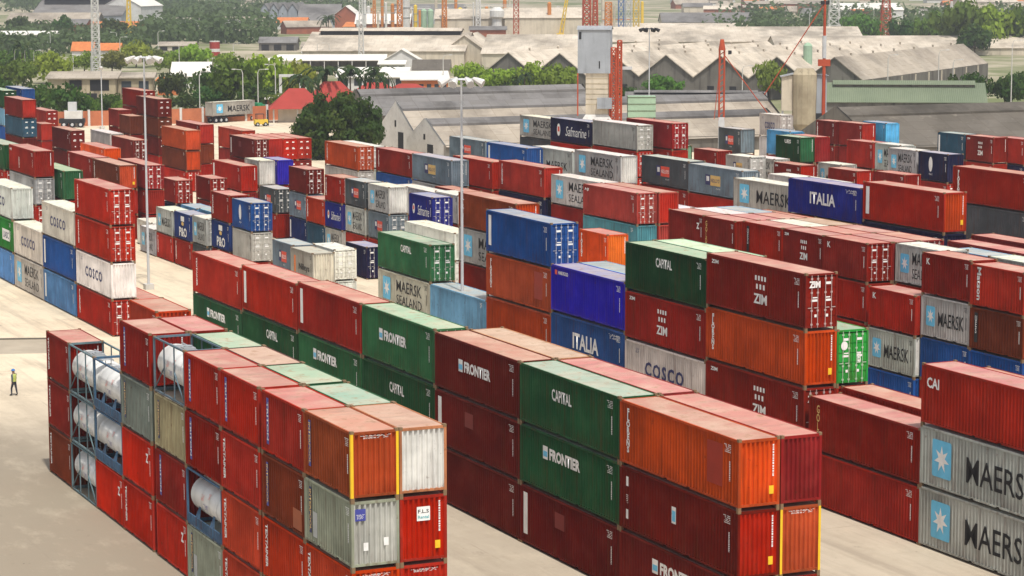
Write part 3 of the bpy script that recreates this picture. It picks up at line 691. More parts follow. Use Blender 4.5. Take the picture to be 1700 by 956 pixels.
('N2', -143.99, 51.63, 20, 0.886, 2.682, 3, 0, 'red:FLO:D purple2:SAF lgrey:MSL'),
('N2', -139.15, 52.03, 20, 1.0, 2.68, 3, 0, 'dgrey:NEDr:D lgrey:MSL:D red'),
('N2', -132.98, 52.1, 20, 1.0, 2.682, 3, 0, 'lgrey:MSL:Pw bgrey:NEDr:D red'),
('N1', -127.58, 47.7, 20, 1.0, 3.076, 1, 0, 'navy:0:D'),
('N2', -117.16, 50.0, 20, 1.0, 2.836, 3, 1, 'purple2:SAF:D dred'),
('N3', -120.61, 54.0, 20, 1.0, 2.743, 3, 1, 'white red'),
('P1', -183.28, 66.0, 40, 1.0, 2.841, 3, 0, 'orange:FLO:D lgrey:0:D red'),
('P2', -188.95, 69.7, 40, 1.0, 2.682, 3, 1, 'lgrey lgrey'),
('P2', -172.72, 68.4, 40, 1.0, 2.786, 3, 1, 'dred:FLO:P blue'),
('P1', -157.49, 66.7, 40, 1.0, 2.922, 3, 1, 'bgrey:NEDy:P grey'),
('P1', -150.86, 68.73, 40, 0.9388, 2.987, 3, 1, 'red:FLO:P red'),
('P1', -138.92, 68.74, 40, 1.0, 3.098, 3, 0, 'red:FLO:Pr navy red'),
('O1', -150.22, 61.87, 40, 1.0, 3.085, 2, 0, 'grey red'),
('O1', -146.18, 64.67, 40, 1.0, 3.099, 2, 1, 'red'),
('P1', -127.0, 69.03, 40, 1.0, 2.923, 3, 0, 'lgrey:MSL dred red'),
('O1', -115.76, 67.0, 40, 1.0, 2.932, 3, 0, 'salmon:HYU:D teal:0:P red'),
('O1', -102.21, 60.0, 20, 1.0, 3.093, 2, 0, 'org2:FLO:Pv red'),
('O2', -115.46000000000001, 69.06, 40, 1.0, 2.932, 3, 0, 'salmon:0:Pr salmon red'),
('K1', -74.09, 53.73, 20, 1.0, 2.68, 4, 2, 'dred:Z:P red'),
('K1', -68.65, 53.73, 20, 0.8474, 2.68, 4, 2, 'dred:GAL:P red'),
('K1', -64.02, 54.43, 20, 0.9926, 2.681, 4, 2, 'red:UEN:P red'),
('K1', -58.6, 54.5, 20, 0.9743, 2.681, 4, 1, 'dred:ZIM:P dred red'),
('K1', -53.28, 54.5, 20, 1.0, 2.686, 4, 0, 'dred:KL:D red:COD:P red red'),
('K1', -47.02, 54.13, 20, 1.0, 2.681, 3, 0, 'red:KL:Pr grey:MS:Pw blue'),
('K1', -41.46, 54.5, 20, 0.9688, 2.721, 4, 0, 'dred:KL:P grey:MS:P blue:COD red'),
('K1', -36.17, 54.5, 20, 1.0, 2.684, 4, 1, 'red:MAT:Po brown:UEN:Po blue:COD'),
('K2', -74.09, 55.76, 20, 1.0, 2.68, 4, 3, 'lgrey'),
('K2', -68.65, 55.76, 20, 0.8474, 2.68, 4, 3, 'pinkr'),
('K2', -64.02, 56.46, 20, 0.9926, 2.681, 4, 3, 'lgrey'),
('K2', -58.6, 56.53, 20, 0.9743, 2.681, 4, 3, 'orange'),
('K2', -53.28, 56.53, 20, 1.0, 2.686, 4, 2, 'pinkr red'),
('K3', -74.09, 57.79, 20, 1.0, 2.68, 4, 3, 'lblue'),
('K3', -68.65, 57.79, 20, 0.8474, 2.68, 4, 3, 'pinkr'),
('K3', -64.02, 58.49, 20, 0.9926, 2.681, 4, 3, 'peach2'),
('K3', -58.6, 58.56, 20, 0.9743, 2.681, 4, 3, 'pinkr'),
('K3', -53.28, 58.56, 20, 1.0, 2.686, 4, 3, 'pinkr'),
('K2', -47.65, 56.6, 20, 1.0, 2.681, 4, 2, 'lgrey:MSL:P red'),
('K2', -44.85, 58.63, 20, 1.0, 2.63, 4, 3, 'lblue'),
('K2', -38.9, 57.71, 20, 1.0, 2.682, 4, 0, 'lgrey red red red'),
('P2', -96.59, 72.2, 40, 1.0, 2.665, 4, 2, 'wgrey:MS:P dred'),
('P1', -83.72, 70.0, 40, 1.0, 2.936, 4, 2, 'purple2:ITA:P red'),
('P1', -72.52, 70.0, 40, 1.0, 3.083, 4, 2, 'red:BAR:Po navy:0:Pn'),
('Q1', -81.38, 84.5, 40, 1.0, 3.099, 4, 2, 'red:FLO:P dgrey'),
('P2', -98.45, 76.75, 40, 1.0, 2.68, 4, 3, 'white'),
('O2', -58.02, 67.9, 40, 1.0, 3.097, 3, 0, 'pinkr dred red'),
('P2', -60.94, 72.0, 40, 1.0, 3.081, 3, 0, 'pinkr dred red'),
('O1', -83.17, 65.8, 40, 1.0, 3.098, 3, 2, 'red'),
('Q1', -187.82, 84.0, 40, 1.0, 2.758, 3, 1, 'bgrey:NEDr:P red'),
('Q1', -167.39, 80.0, 40, 1.0, 2.989, 3, 2, 'blue:BAR:P'),
('Q1', -159.2, 82.0, 40, 0.9297, 3.008, 3, 1, 'grey:MSx:P red'),
('Q1', -149.0, 82.3, 40, 1.0, 3.097, 3, 1, 'grey:MSL:Pw red'),
('Q1', -140.4, 86.0, 40, 0.9452, 3.058, 3, 1, 'dgrey:NEDr:P red'),
('Q1', -130.03, 86.0, 40, 1.0, 3.009, 3, 1, 'bgrey:NEDy:P red'),
('Q0', -122.09, 78.0, 40, 1.0, 2.929, 2, 1, 'grey:MSL'),
('Q3', -185.68, 92.6, 40, 1.0, 2.691, 4, 2, 'lgrey:MSL dgrey'),
('Q2', -171.32, 90.0, 40, 1.0, 2.831, 4, 2, 'navy:SAF:P red'),
('Q2', -160.12, 90.0, 40, 1.0, 2.916, 4, 1, 'lgrey:COD:D red red'),
('Q3', -157.56, 93.0, 40, 1.0, 2.983, 4, 2, 'crim:0:D red'),
('R1', -174.67, 114.6, 20, 1.0, 3.096, 3, 1, 'dgrey:NEDr:Pb red'),
('R1', -159.35, 113.7, 20, 1.0, 3.097, 3, 1, 'dgreen:UES:Pgr dred:ZIM:Pr'),
('R1', -148.82, 116.85, 20, 1.0, 3.098, 3, 0, 'red:COD:P dred red'),
('R1', -136.6, 114.45, 20, 1.0, 3.095, 3, 1, 'grey:MSL:P lgrey'),
('R1', -130.56, 114.3, 20, 1.0, 3.101, 3, 0, 'navy:DOL:Pn red red'),
('R1', -141.62, 116.0, 20, 0.9191, 3.146, 3, 1, 'grey:MSL:P dred'),
('R2', -159.35, 115.75, 20, 1.0, 3.097, 3, 0, 'crim:0:P dred red'),
('R3', -168.4, 117.8, 20, 1.0, 3.097, 3, 1, 'sky:0:P red'),
('R2', -197.31, 133.67, 20, 1.0, 3.099, 3, 0, 'lgrey:COS:D lgrey:COD red'),
('R3', -181.6, 132.93, 20, 0.8162, 3.099, 3, 0, 'maroon:FLO:P dred red'),
('R3', -177.14, 133.6, 20, 1.0, 3.099, 3, 0, 'dred:COD:Pr dred red'),
('R4', -176.94, 137.0, 20, 1.0, 3.097, 3, 1, 'sky:0:P red'),
('R3', -155.42, 133.8, 20, 1.0, 3.098, 3, 1, 'dteal:BAR:P red'),
('R3', -149.62, 133.8, 20, 1.0, 3.097, 3, 1, 'dred:ZIM:P red'),
('R3', -146.49, 135.83, 20, 1.0, 3.071, 3, 0, 'red:BAR:P navy red'),
('R0', -168.66, 102.6, 20, 1.0, 2.68, 3, 2, 'green:CAP:Pgl'),
('R0', -159.84, 103.0, 20, 1.0, 2.679, 3, 2, 'dred:COD:P'),
('R0', -150.22, 101.8, 20, 1.0, 2.68, 3, 1, 'lgrey:NEDy red'),
('R0', -148.48, 103.83, 20, 1.0, 2.629, 3, 1, 'lgrey:MSL red'),
('R0', -138.29, 101.0, 20, 1.0, 2.68, 3, 2, 'dred:ZIM:Pr'),
('R0', -134.2, 104.0, 20, 0.829, 2.744, 3, 1, 'lgrey:MSx red'),
('R0', -129.67, 102.47, 20, 1.0, 2.68, 3, 1, 'dred:COD:Pr red'),
('R0', -123.2, 104.0, 20, 1.0, 2.697, 3, 1, 'dred:COD red'),
]

# ------------------------------------------------------------------ building materials
def surf(name, c, c2, scale=.25, lo=.35, hi=.7, rough=.8, stripes=None, stain=None, streaks=0., sheets=0.):
    mt, nt, b = mat(name, rough, .15)
    cc = mix(nt, c, c2, ramp(nt, noise(nt, scale, 6, .65, rnd=True), lo, hi))
    if streaks: cc = mix(nt, cc, tuple(x*.3 for x in c2), mul(nt, ramp(nt, noise(nt, 1., 5, .6, sc=(.9, .9, .09), rnd=True), .5, .72), streaks))
    if stain: cc = mix(nt, cc, stain, ramp(nt, noise(nt, scale*4, 6, .7, rnd=True), .58, .75, 0, .6))
    if sheets:       # sheets of different age
        tcb = nt.nodes.new('ShaderNodeTexCoord'); br = nt.nodes.new('ShaderNodeTexBrick'); br.inputs['Scale'].default_value = 1; br.inputs['Brick Width'].default_value = 2.4; br.inputs['Row Height'].default_value = 3.2; br.inputs['Mortar Size'].default_value = .06; br.inputs['Bias'].default_value = -.2
        br.inputs['Color1'].default_value = (1, 1, 1, 1); br.inputs['Color2'].default_value = (.62, .58, .52, 1); br.inputs['Mortar'].default_value = (.45, .40, .34, 1)
        nt.links.new(tcb.outputs['Object'], br.inputs['Vector']); cc = mix(nt, cc, br.outputs['Color'], sheets, 'MULTIPLY')
        cc = mix(nt, cc, tuple(x*.35 for x in c2), ramp(nt, noise(nt, .05, 6, .7, rnd=True), .47, .64, 0, .7))
    if stripes:      # corrugated sheeting
        tc = nt.nodes.new('ShaderNodeTexCoord'); w = nt.nodes.new('ShaderNodeTexWave'); w.wave_profile = 'SIN'; w.bands_direction = stripes[0]; w.inputs['Scale'].default_value = stripes[1]
        nt.links.new(tc.outputs['Object'], w.inputs['Vector'])
        bm = nt.nodes.new('ShaderNodeBump'); bm.inputs['Strength'].default_value = .5; bm.inputs['Distance'].default_value = .1
        nt.links.new(w.outputs[1], bm.inputs['Height']); nt.links.new(bm.outputs[0], b.inputs['Normal'])
    nt.links.new(cc, b.inputs['Base Color']); return mt
R_CREAM = surf('cream_asbestos_roof', (.66,.585,.48), (.50,.43,.345), .06, .3, .75, stripes=('X', 1.2), stain=(.27,.20,.15), sheets=.45)
R_STONE = surf('weathered_pale_roof', (.47,.41,.33), (.35,.30,.245), .12, .3, .75, stripes=('X', 1.2), stain=(.27,.22,.17), sheets=.45)
R_GREY = surf('grey_sheet_roof', (.24,.23,.22), (.16,.15,.145), .15, .3, .75, stripes=('X', 1.), stain=(.34,.33,.31), sheets=.45)
R_DARK = surf('old_dark_roof', (.17,.15,.125), (.10,.088,.072), .12, .3, .7, stripes=('X', 1.2), stain=(.36,.32,.27), sheets=.45)
R_WHITE = surf('white_sheet_roof', (.72,.69,.63), (.58,.54,.48), .1, .4, .8)
R_GREEN = surf('green_sheet_roof', (.175,.205,.135), (.125,.155,.10), .1, .35, .7, stripes=('X', .8))
R_RED = surf('red_sheet_roof', (.36,.05,.04), (.27,.04,.03), .3)
R_ORANGE = surf('orange_tiles', (.60,.21,.07), (.44,.14,.05), .6)
W_CONC = surf('stained_concrete', (.20,.185,.16), (.12,.11,.095), .25, .3, .75, streaks=.8, stain=(.28,.25,.21))
W_WHITE = surf('limewashed_wall', (.66,.65,.62), (.50,.48,.45), .4, .4, .8, stain=(.22,.20,.18))
W_CREAM = surf('cream_wall', (.60,.53,.42), (.46,.40,.31), .3, .4, .8, streaks=.35)
W_BRICK = surf('brick_wall', (.36,.12,.065), (.25,.085,.05), .5, .35, .7)
W_ORANGE = surf('orange_wall', (.62,.19,.06), (.48,.14,.05), .4)
W_GREY = surf('grey_cladding', (.42,.45,.49), (.30,.32,.35), .25, .3, .75, stripes=('X', 2.5), streaks=.4)
W_TAN = surf('stained_tan_wall', (.46,.39,.27), (.30,.25,.17), .35, .35, .7, streaks=.9)
DARKV = plain('dark_opening', (.02,.02,.022), .9); GLASSD = plain('dark_glass', (.04,.05,.06), .25)
M_RED = surf('red_oxide_steel', (.46,.085,.035), (.33,.055,.025), .5); M_ORNG = surf('orange_steel', (.62,.24,.06), (.45,.16,.05), .5); M_YEL = surf('yellow_steel', (.74,.52,.06), (.60,.40,.06), .5)
M_WHITE = surf('white_steel', (.68,.67,.64), (.50,.48,.45), .4); M_PGREEN = surf('pale_green_steel', (.34,.48,.34), (.27,.38,.27), .4); M_BLUE = surf('blue_steel', (.10,.20,.46), (.07,.14,.3), .4)
M_GALV = plain('mast_steel', (.52,.53,.54), .45, .1); M_POLE = plain('concrete_pole', (.56,.54,.50), .7, .1); M_TYRE = plain('tyre_rubber', (.018,.018,.02), .8)
M_GRN = plain('green_cab_paint', (.03,.32,.13), .35); BARK = surf('bark', (.13,.095,.065), (.075,.055,.04), 1.5)

def frame_at(name, label, cat, P, ang=0., group=None):
    """an Empty whose x runs to the right of the yard camera's azimuth turned by ang, y away"""
    d = AR*math.cos(ang)+AX*math.sin(ang)
    return thing(name, label, cat, (P.x, P.y, 0), math.atan2(d.y, d.x), group)
def gable_hall(name, label, P, ang, L, W, eave, ridge, wall, roof, cat='shed', across=False, over=.4, monitor=None, group=None, doors=0, x0=0.):
    """ridge along local x (or along y when across) ; P is the near left corner"""
    t = frame_at(name, label, cat, P, ang, group)
    A, B_ = (L, W) if not across else (W, L)
    def q(a, b_, z): return (a, b_, z) if not across else (b_, a, z)       # a along the ridge, b across
    b = MB()
    b.poly([q(0,0,0), q(A,0,0), q(A,0,eave), q(0,0,eave)]); b.poly([q(0,B_,0), q(A,B_,0), q(A,B_,eave), q(0,B_,eave)])
    for a in (0, A): b.poly([q(a,0,0), q(a,B_,0), q(a,B_,eave), q(a,B_/2,ridge), q(a,0,eave)])
    b.build('wall', wall, t)
    b = MB(); dz = (ridge-eave)/(B_/2)*over; th = .12
    for lo, hi in ((-over, B_/2), (B_+over, B_/2)):
        z0, z1 = eave-dz+.05, ridge+.05
        b.poly([q(-over,lo,z0), q(A+over,lo,z0), q(A+over,hi,z1), q(-over,hi,z1)]); b.poly([q(-over,lo,z0-th), q(A+over,lo,z0-th), q(A+over,lo,z0), q(-over,lo,z0)])
        for a in (-over, A+over): b.poly([q(a,lo,z0-th), q(a,lo,z0), q(a,hi,z1), q(a,hi,z1-th)])
    rf = b.build('roof', roof, t)
    if monitor:
        w, h, mm, mr = monitor; b = MB(); zb = ridge-(ridge-eave)/(B_/2)*w
        for s in (-1, 1): b.poly([q(A*.06,B_/2+s*w,zb-.2), q(A*.94,B_/2+s*w,zb-.2), q(A*.94,B_/2+s*w,zb+h), q(A*.06,B_/2+s*w,zb+h)])
        b.build('monitor_wall', mm, rf)
        b = MB()
        for s in (-1, 1): b.poly([q(A*.05,B_/2+s*(w+.6),zb+h), q(A*.95,B_/2+s*(w+.6),zb+h), q(A*.95,B_/2,ridge+h), q(A*.05,B_/2,ridge+h)])
        b.build('monitor_roof', mr, rf)
    for k in range(doors):
        b = MB(); xx = A*(k+.5)/doors; w = min(2.0, A/doors*.3); b.box(xx-w, xx+w, -.06, .05, 0, eave*.75) if not across else b.box(-.06, .05, xx-w, xx+w, 0, eave*.75)
        b.build('door', DARKV, t)
    return t
def flat_house(name, label, P, ang, L, W, H, wall, roof, cat='house', windows=0, wh=.5, slope=.15):
    t = frame_at(name, label, cat, P, ang)
    b = MB(); b.box(0, L, 0, W, 0, H); b.build('wall', wall, t)
    b = MB(); b.poly([(-.5,-.6,H+.02), (L+.5,-.6,H+.02), (L+.5,W+.5,H+.02+W*slope), (-.5,W+.5,H+.02+W*slope)]); b.poly([(-.5,-.6,H-.2), (L+.5,-.6,H-.2), (L+.5,-.6,H+.02), (-.5,-.6,H+.02)])
    b.poly([(L+.5,-.6,H-.2), (L+.5,W+.5,H-.2), (L+.5,W+.5,H+.02+W*slope), (L+.5,-.6,H+.02)]); b.build('roof', roof, t)
    for k in range(windows):
        x = L*(k+.5)/windows; w = L/windows*.28
        b = MB(); b.box(x-w, x+w, -.05, .05, H*.35, H*(.35+wh)); b.build('window', GLASSD, t)
    return t

# ------------------------------------------------------------------ trees
def leafmat(name):
    mt, nt, b = mat(name, .65, .2)
    oi = nt.nodes.new('ShaderNodeObjectInfo')
    c = mix(nt, oi.outputs['Color'], (.16, .18, .03), ramp(nt, noise(nt, 3.0, 3, .6), .45, .75, 0, .45))
    c = mix(nt, c, (.012, .028, .010), ramp(nt, noise(nt, 7., 2, .5), .5, .7, 0, .22))
    nt.links.new(c, b.inputs['Base Color'])
    tr = nt.nodes.new('ShaderNodeBsdfTranslucent'); nt.links.new(c, tr.inputs[0]); ms = nt.nodes.new('ShaderNodeMixShader'); ms.inputs[0].default_value = .42
    out = nt.nodes['Material Output']; nt.links.new(b.outputs[0], ms.inputs[1]); nt.links.new(tr.outputs[0], ms.inputs[2]); nt.links.new(ms.outputs[0], out.inputs[0])
    return mt
LEAF = leafmat('foliage')
def rvec(r):
    while True:
        v = Vector((r.uniform(-1,1), r.uniform(-1,1), r.uniform(-1,1)))
        if .05 < v.length < 1: return v
def leaves(b, r, c, rad, n, s, flat=.75):
    for k in range(n):
        d = rvec(r); d.normalize(); p = c+Vector((d.x, d.y, d.z*flat))*rad*r.uniform(.55, 1.05)
        nn = (d+rvec(r)*.8).normalized(); a = nn.orthogonal().normalized(); a.rotate(Matrix.Rotation(r.uniform(0, 6.3), 3, nn)); e = nn.cross(a)
        q = s*r.uniform(.6, 1.3)
        b.quad(p-a*q-e*q*.6, p+a*q-e*q*.6, p+a*q*.8+e*q*.6, p-a*q*.8+e*q*.6)
def crown_mesh(seed, spread=1., clumps=34, per=44):
    r = random.Random(seed); b = MB()
    for k in range(clumps):
        d = rvec(r)
        while d.z < -.45: d = rvec(r)
        d = d.normalized()*r.uniform(.45, .95) if k > 5 else d*.5
        leaves(b, r, Vector((d.x*.78, d.y*.78, .5+d.z*.38)), r.uniform(.20, .34), per, .062)
    return b.mesh('crown', LEAF)
CROWNS = [crown_mesh(s) for s in range(5)]
def fine_crown(seed):
    r = random.Random(seed); b = MB()
    for k in range(150):
        d = rvec(r).normalized()*(r.uniform(.72, .98) if k > 30 else .5)
        leaves(b, r, Vector((d.x*.84, d.y*.84, max(.06, .42+d.z*.50))), r.uniform(.12, .2), 90, .030)
    return b.mesh('crown', LEAF)
FINE = fine_crown(9)
def limb_mesh(seed):
    r = random.Random(seed); b = MB(); b.tube([(0,0,-.05), (.01,.0,.2), (.0,.02,.42)], [.045,.035,.024], 7)
    for k in range(6):
        a = k*1.05+r.uniform(-.3,.3); b.tube([(0,0,.2+.03*k), (.22*math.cos(a), .22*math.sin(a), .42+.04*k), (.45*math.cos(a), .45*math.sin(a), .55+.05*k)], [.02,.013,.005], 5)
    return b.mesh('trunk', BARK)
TRUNKS = [limb_mesh(s) for s in range(2)]
DKG, MDG, LTG, OLG = (.045,.100,.014), (.105,.20,.022), (.25,.35,.032), (.21,.24,.05)
def tree(u, v, hpx, wpx, col, label, P=None, group='trees beyond the yard', big=False):
    P = P or at(u, v); h = metres(P, hpx); w = metres(P, wpx)
    t = thing('tree', label, 'tree', (P.x, P.y, 0), rng.uniform(0, 6.3), group)
    c = tuple(x*rng.uniform(.8, 1.25) for x in col)
    k = link('trunk', rng.choice(TRUNKS), t); k.scale = (w*.5, w*.5, h)
    o = link('crown', FINE if big else rng.choice(CROWNS), t, c); o.scale = (w*.56, w*.56, h)
    if big: o.scale.z = h*1.0; o.location.z = .02*h
    return t
def frond_mesh():
    b = MB(); n = 7
    for k in range(n):
        x0, x1 = k/n, (k+1)/n
        z = lambda x: .22*math.sin(x*2.2)-.75*x*x*x
        for s in (-1, 1):
            wd = .15*math.sin(min(1, .25+x0)*2.6)
            b.quad((x0, 0, z(x0)), (x1*.97, 0, z(x1)), (x1+.05, s*wd, z(x1)-.10), (x0+.09, s*wd, z(x0)-.10))
    return b.mesh('frond', LEAF)
FROND = frond_mesh()
def palm(u, v, hpx, label):
    P = at(u, v); h = metres(P, hpx); t = thing('palm_tree', label, 'palm tree', (P.x, P.y, 0), rng.uniform(0, 6), 'palms by the red roofs')
    b = MB(); b.tube([(0,0,0), (.12,.05,h*.4), (.2,.05,h*.72)], [.22,.16,.13], 7); b.build('trunk', BARK, t)
    for k in range(17):
        o = link('frond', FROND, t, (.03,.065,.018)); o.location = (.2, .05, h*.72); L = h*rng.uniform(.30, .42)
        o.rotation_euler = (rng.uniform(-.2, .2), rng.uniform(-.75, .5), k*2.4); o.scale = (L, L, L)
    return t

# ------------------------------------------------------------------ land
def land_mat():
    mt, nt, b = mat('dry_land', .95, .1)
    c = mix(nt, (.36,.31,.225), (.15,.17,.075), ramp(nt, noise(nt, .012, 6, .65), .40, .58))
    c = mix(nt, c, (.50,.43,.33), ramp(nt, noise(nt, .03, 5, .6), .5, .66, 0, .85))
    nt.links.new(c, b.inputs['Base Color']); return mt
b = MB(); n = 96; rings = [0, 700, 1200, 1700, 2300, 3000, 3700, 4400, 5000]
hz = [-.03, -.03, -.03, -.03, 6, 20, 40, 60, 75]
rr_ = random.Random(5)
for ri, r0 in enumerate(rings):
    for j in range(n):
        a = 2*math.pi*j/n; b.v.append((CAM.x+r0*math.cos(a), CAM.y+r0*math.sin(a), hz[ri]*(1+.5*math.sin(a*9)+rr_.uniform(-.25,.25)) if ri > 3 else hz[ri]))
for ri in range(len(rings)-1):
    for j in range(n):
        k0 = ri*n+j; k1 = ri*n+(j+1) % n; b.f.append((k0, k1, k1+n, k0+n)); b.mi.append(0)
tag(b.build('ground', land_mat(), smooth=True), kind='structure')
yard = [at(-700, 208), at(-100, 205), at(480, 196), at(1000, 190), at(1700, 190), at(2500, 190)]
yard = [(p.x, p.y) for p in yard]+[(330, 130), (330, -330), (-100, -330)]
strip('yard', yard, 0.0, ground_mat())
ROAD = surf('worn_asphalt', (.42,.36,.275), (.34,.29,.22), .4); KERBM = plain('old_kerb', (.16,.14,.11), .8)
p1, p2 = at(-120, 566), at(86, 563)
d = (p2-p1).normalized(); nrm = Vector((-d.y, d.x, 0))
strip('road', [p1-nrm*7, p2-nrm*7+d*2, p2+d*2, p1], .004, ROAD)
b = MB(); b.obox((p1+p2)/2+nrm*.12+Vector((0,0,.05)), d*(p2-p1).length/2, nrm*.12, Vector((0,0,.06))); tag(b.build('kerb', KERBM), kind='structure')

# ------------------------------------------------------------------ sheds beside the yard (ridges run along the yard's short axis)
def yard_shed(label, xr, y0, y1, half, eave, ridge, roof, cap, gable, wall):
    t = thing('warehouse', label, 'warehouse', (xr, y0, 0), 0, 'long sheds behind the containers'); ln = y1-y0
    b = MB()
    for s in (-1, 1): b.poly([(s*half,0,0), (s*half,ln,0), (s*half,ln,eave), (s*half,0,eave)])
    b.build('side_wall', wall, t)
    for yy, mm in ((0, gable), (ln, wall)):
        b = MB(); b.poly([(-half,yy,0), (half,yy,0), (half,yy,eave), (0,yy,ridge+.35), (-half,yy,eave)]); b.poly([(-half,yy+.3,0), (half,yy+.3,0), (half,yy+.3,eave), (0,yy+.3,ridge+.35), (-half,yy+.3,eave)])
        g = b.build('gable_wall', mm, t)
        if yy == 0:
            b = MB(); b.box(half*.15, half*.45, -.05, .1, 0, eave*.9); b.build('door', DARKV, t)
            b = MB(); b.box(-.35, .3, -.05, .1, eave*1.15, eave*1.5); b.build('window', DARKV, t)
    b = MB(); c = half*.2
    zc = ridge-(ridge-eave)*.2
    for s in (-1, 1): b.poly([(s*(half+.4),.32,eave-.3), (s*(half+.4),ln,eave-.3), (s*c,ln,zc), (s*c,.32,zc)])
    rf = b.build('roof', roof, t)
    b = MB()
    for s in (-1, 1):
        b.poly([(s*(c+.5),.32,zc+.12), (s*(c+.5),ln,zc+.12), (0,ln,ridge+.2), (0,.32,ridge+.2)]); b.poly([(s*(c+.5),.32,zc-.25), (s*(c+.5),ln,zc-.25), (s*(c+.5),ln,zc+.12), (s*(c+.5),.32,zc+.12)])
    b.build('ridge_cap', cap, rf)
    return t
def shed_from(label, u, vb, vp, u1, half, roof, cap, gable, wall, eavef=.42):
    G = at(u, vb); ridge = metres(G, vb-vp)
    # run along +Y until the ridge's picture place passes u1
    y = G.y
    while y < 400:
        y += 1; d = Vector((G.x, y, ridge))-CAM
        if 850+FPX*d.dot(RT)/d.dot(FW) > u1: break
    return yard_shed(label, G.x, G.y, y, half, ridge*eavef, ridge, roof, cap, gable, wall)
shed_from('long pale-roofed shed with white gable nearest the containers', 705, 262, 199, 1262, 7.5, R_STONE, R_GREY, W_WHITE, W_CONC)
shed_from('long pale-roofed shed whose white gable stands beside the big tree', 657, 246, 172, 1262, 7.5, R_STONE, R_GREY, W_WHITE, W_CONC)
shed_from('grey-roofed rear shed behind the two white gables', 590, 222, 150, 962, 6.5, R_GREY, R_GREY, W_CONC, W_CONC, .5)
shed_from('old dark-roofed shed behind the right-hand containers', 1385, 268, 180, 2150, 12., R_DARK, R_DARK, W_CONC, W_CONC, .38)
# green roof
P = at(1370, 186); gable_hall('shed', 'green-roofed shed left of the dark bushes', P, R(-6), metres(P, 262), 14, 2.2, 5.6, W_CONC, R_GREEN, 'shed', monitor=(1.6, .5, W_CONC, R_GREEN))
P = at(1040, 192); gable_hall('shed', 'grey-roofed shed below the saw-tooth gables', P, R(-4), metres(P, 230), 12, 2.4, 4.4, W_CREAM, R_GREY, 'shed', monitor=(1.2, .35, DARKV, R_GREY))

# saw-tooth warehouse : five gables side by side, axis turned to the right
E0 = at(1433, 168); ANG = R(-26.3)           # local y runs away and to the right
t = frame_at('warehouse', 'saw-tooth warehouse of six concrete gables under pale roofs', 'warehouse', E0, ANG)
def eave_len(): 
    d = AX*math.cos(-ANG)+AR*math.sin(-ANG); k = 0
    while k < 260:
        k += 1; q = E0+d*k+Vector((0,0,4.6))-CAM
        if 850+FPX*q.dot(RT)/q.dot(FW) > 1640: break
    return k
LW = eave_len(); mod = 13.2; ev, rg = 4.6, 9.4
for k in range(7):
    x1 = -k*mod; x0 = x1-mod; xm = (x0+x1)/2
    b = MB(); b.poly([(x0,0,0), (x1,0,0), (x1,0,ev), (xm,0,rg), (x0,0,ev)]); b.build('gable_wall', W_CONC, t)
    for dx in (-2.5, 2.8):
        b = MB(); b.box(xm+dx-.8, xm+dx+.8, -.06, .06, 0, 2.6); b.build('door', DARKV, t)
    b = MB(); b.poly([(x1,-.4,ev), (x1,LW,ev), (xm,LW,rg+.1), (xm,-.4,rg+.1)]); b.poly([(x0,-.4,ev), (x0,LW,ev), (xm,LW,rg+.1), (xm,-.4,rg+.1)])
    b.poly([(x0,-.4,ev-.25), (xm,-.4,rg-.15), (xm,-.4,rg+.1), (x0,-.4,ev)]); b.poly([(xm,-.4,rg-.15), (x1,-.4,ev-.25), (x1,-.4,ev), (xm,-.4,rg+.1)])
    rf_ = b.build('roof', R_CREAM if k else R_STONE, t)
    for j in range(6):
        b = MB(); yy = LW*(j+.7)/6.4; b.tube([(xm, yy, rg-.2), (xm, yy, rg+.55)], .22, 8); b.tube([(xm, yy, rg+.55), (xm, yy, rg+.62), (xm, yy, rg+.85)], [.42, .42, .05], 8); b.build('ridge_vent', R_CREAM, rf_)
b = MB(); b.poly([(0,0,0), (0,LW,0), (0,LW,ev), (0,0,ev)]); b.poly([(-7*mod,LW,0), (0,LW,0), (0,LW,ev), (-7*mod,LW,ev)]); b.build('side_wall', W_CONC, t)
for k in range(9):
    b = MB(); yy = LW*(k+.6)/9.5; b.box(-.05, .12, yy-.35, yy+.35, 0, ev*.96); b.build('buttress', W_CREAM, t)
def hall(u, vb, wpx, vtop, label, ang=0, depth=26, wall=W_CREAM, roof=R_CREAM, eavef=.55, mon=None, name='warehouse', across=False, cat='warehouse', doors=0, grp=None):
    P = at(u, vb); L = metres(P, wpx); H = metres(P, vb-vtop)
    return gable_hall(name, label, P, R(ang), L, depth, H*eavef, H, wall, roof, cat, across, monitor=mon, doors=doors, group=grp)
hall(1005, 84, 430, 47, 'long cream-roofed warehouse behind the saw-tooth gables', 0, 40, eavef=.4)
hall(1290, 92, 470, 62, 'cream roof beyond the right-hand saw-tooth roof', 0, 34, eavef=.4)
hall(1000, 62, 240, 40, 'pale far warehouse beside the yellow frame', 0, 30, eavef=.6)
hall(800, 112, 160, 60, 'cream-roofed hall left of the grey tower', -6, 34, eavef=.45)
for u, w in ((1545, 32), (1592, 40)):
    P = at(u, 84); s = metres(P, w)/2; h = metres(P, 84-(60 if u < 1560 else 54)); t = frame_at('hipped_roof', 'pointed tan roof, %s of the two on the cream hall' % ('smaller' if u < 1560 else 'larger'), 'roof', P)
    b = MB(); b.box(-s*.9, s*.9, 0, 2*s, 0, h*.35); b.build('wall', W_CREAM, t)
    b = MB()
    for a, c in (((-s,-.2),(s,-.2)), ((s,-.2),(s,2*s)), ((s,2*s),(-s,2*s)), ((-s,2*s),(-s,-.2))): b.poly([(*a,h*.35), (*c,h*.35), (0,s,h)])
    b.build('roof', R_CREAM, t)
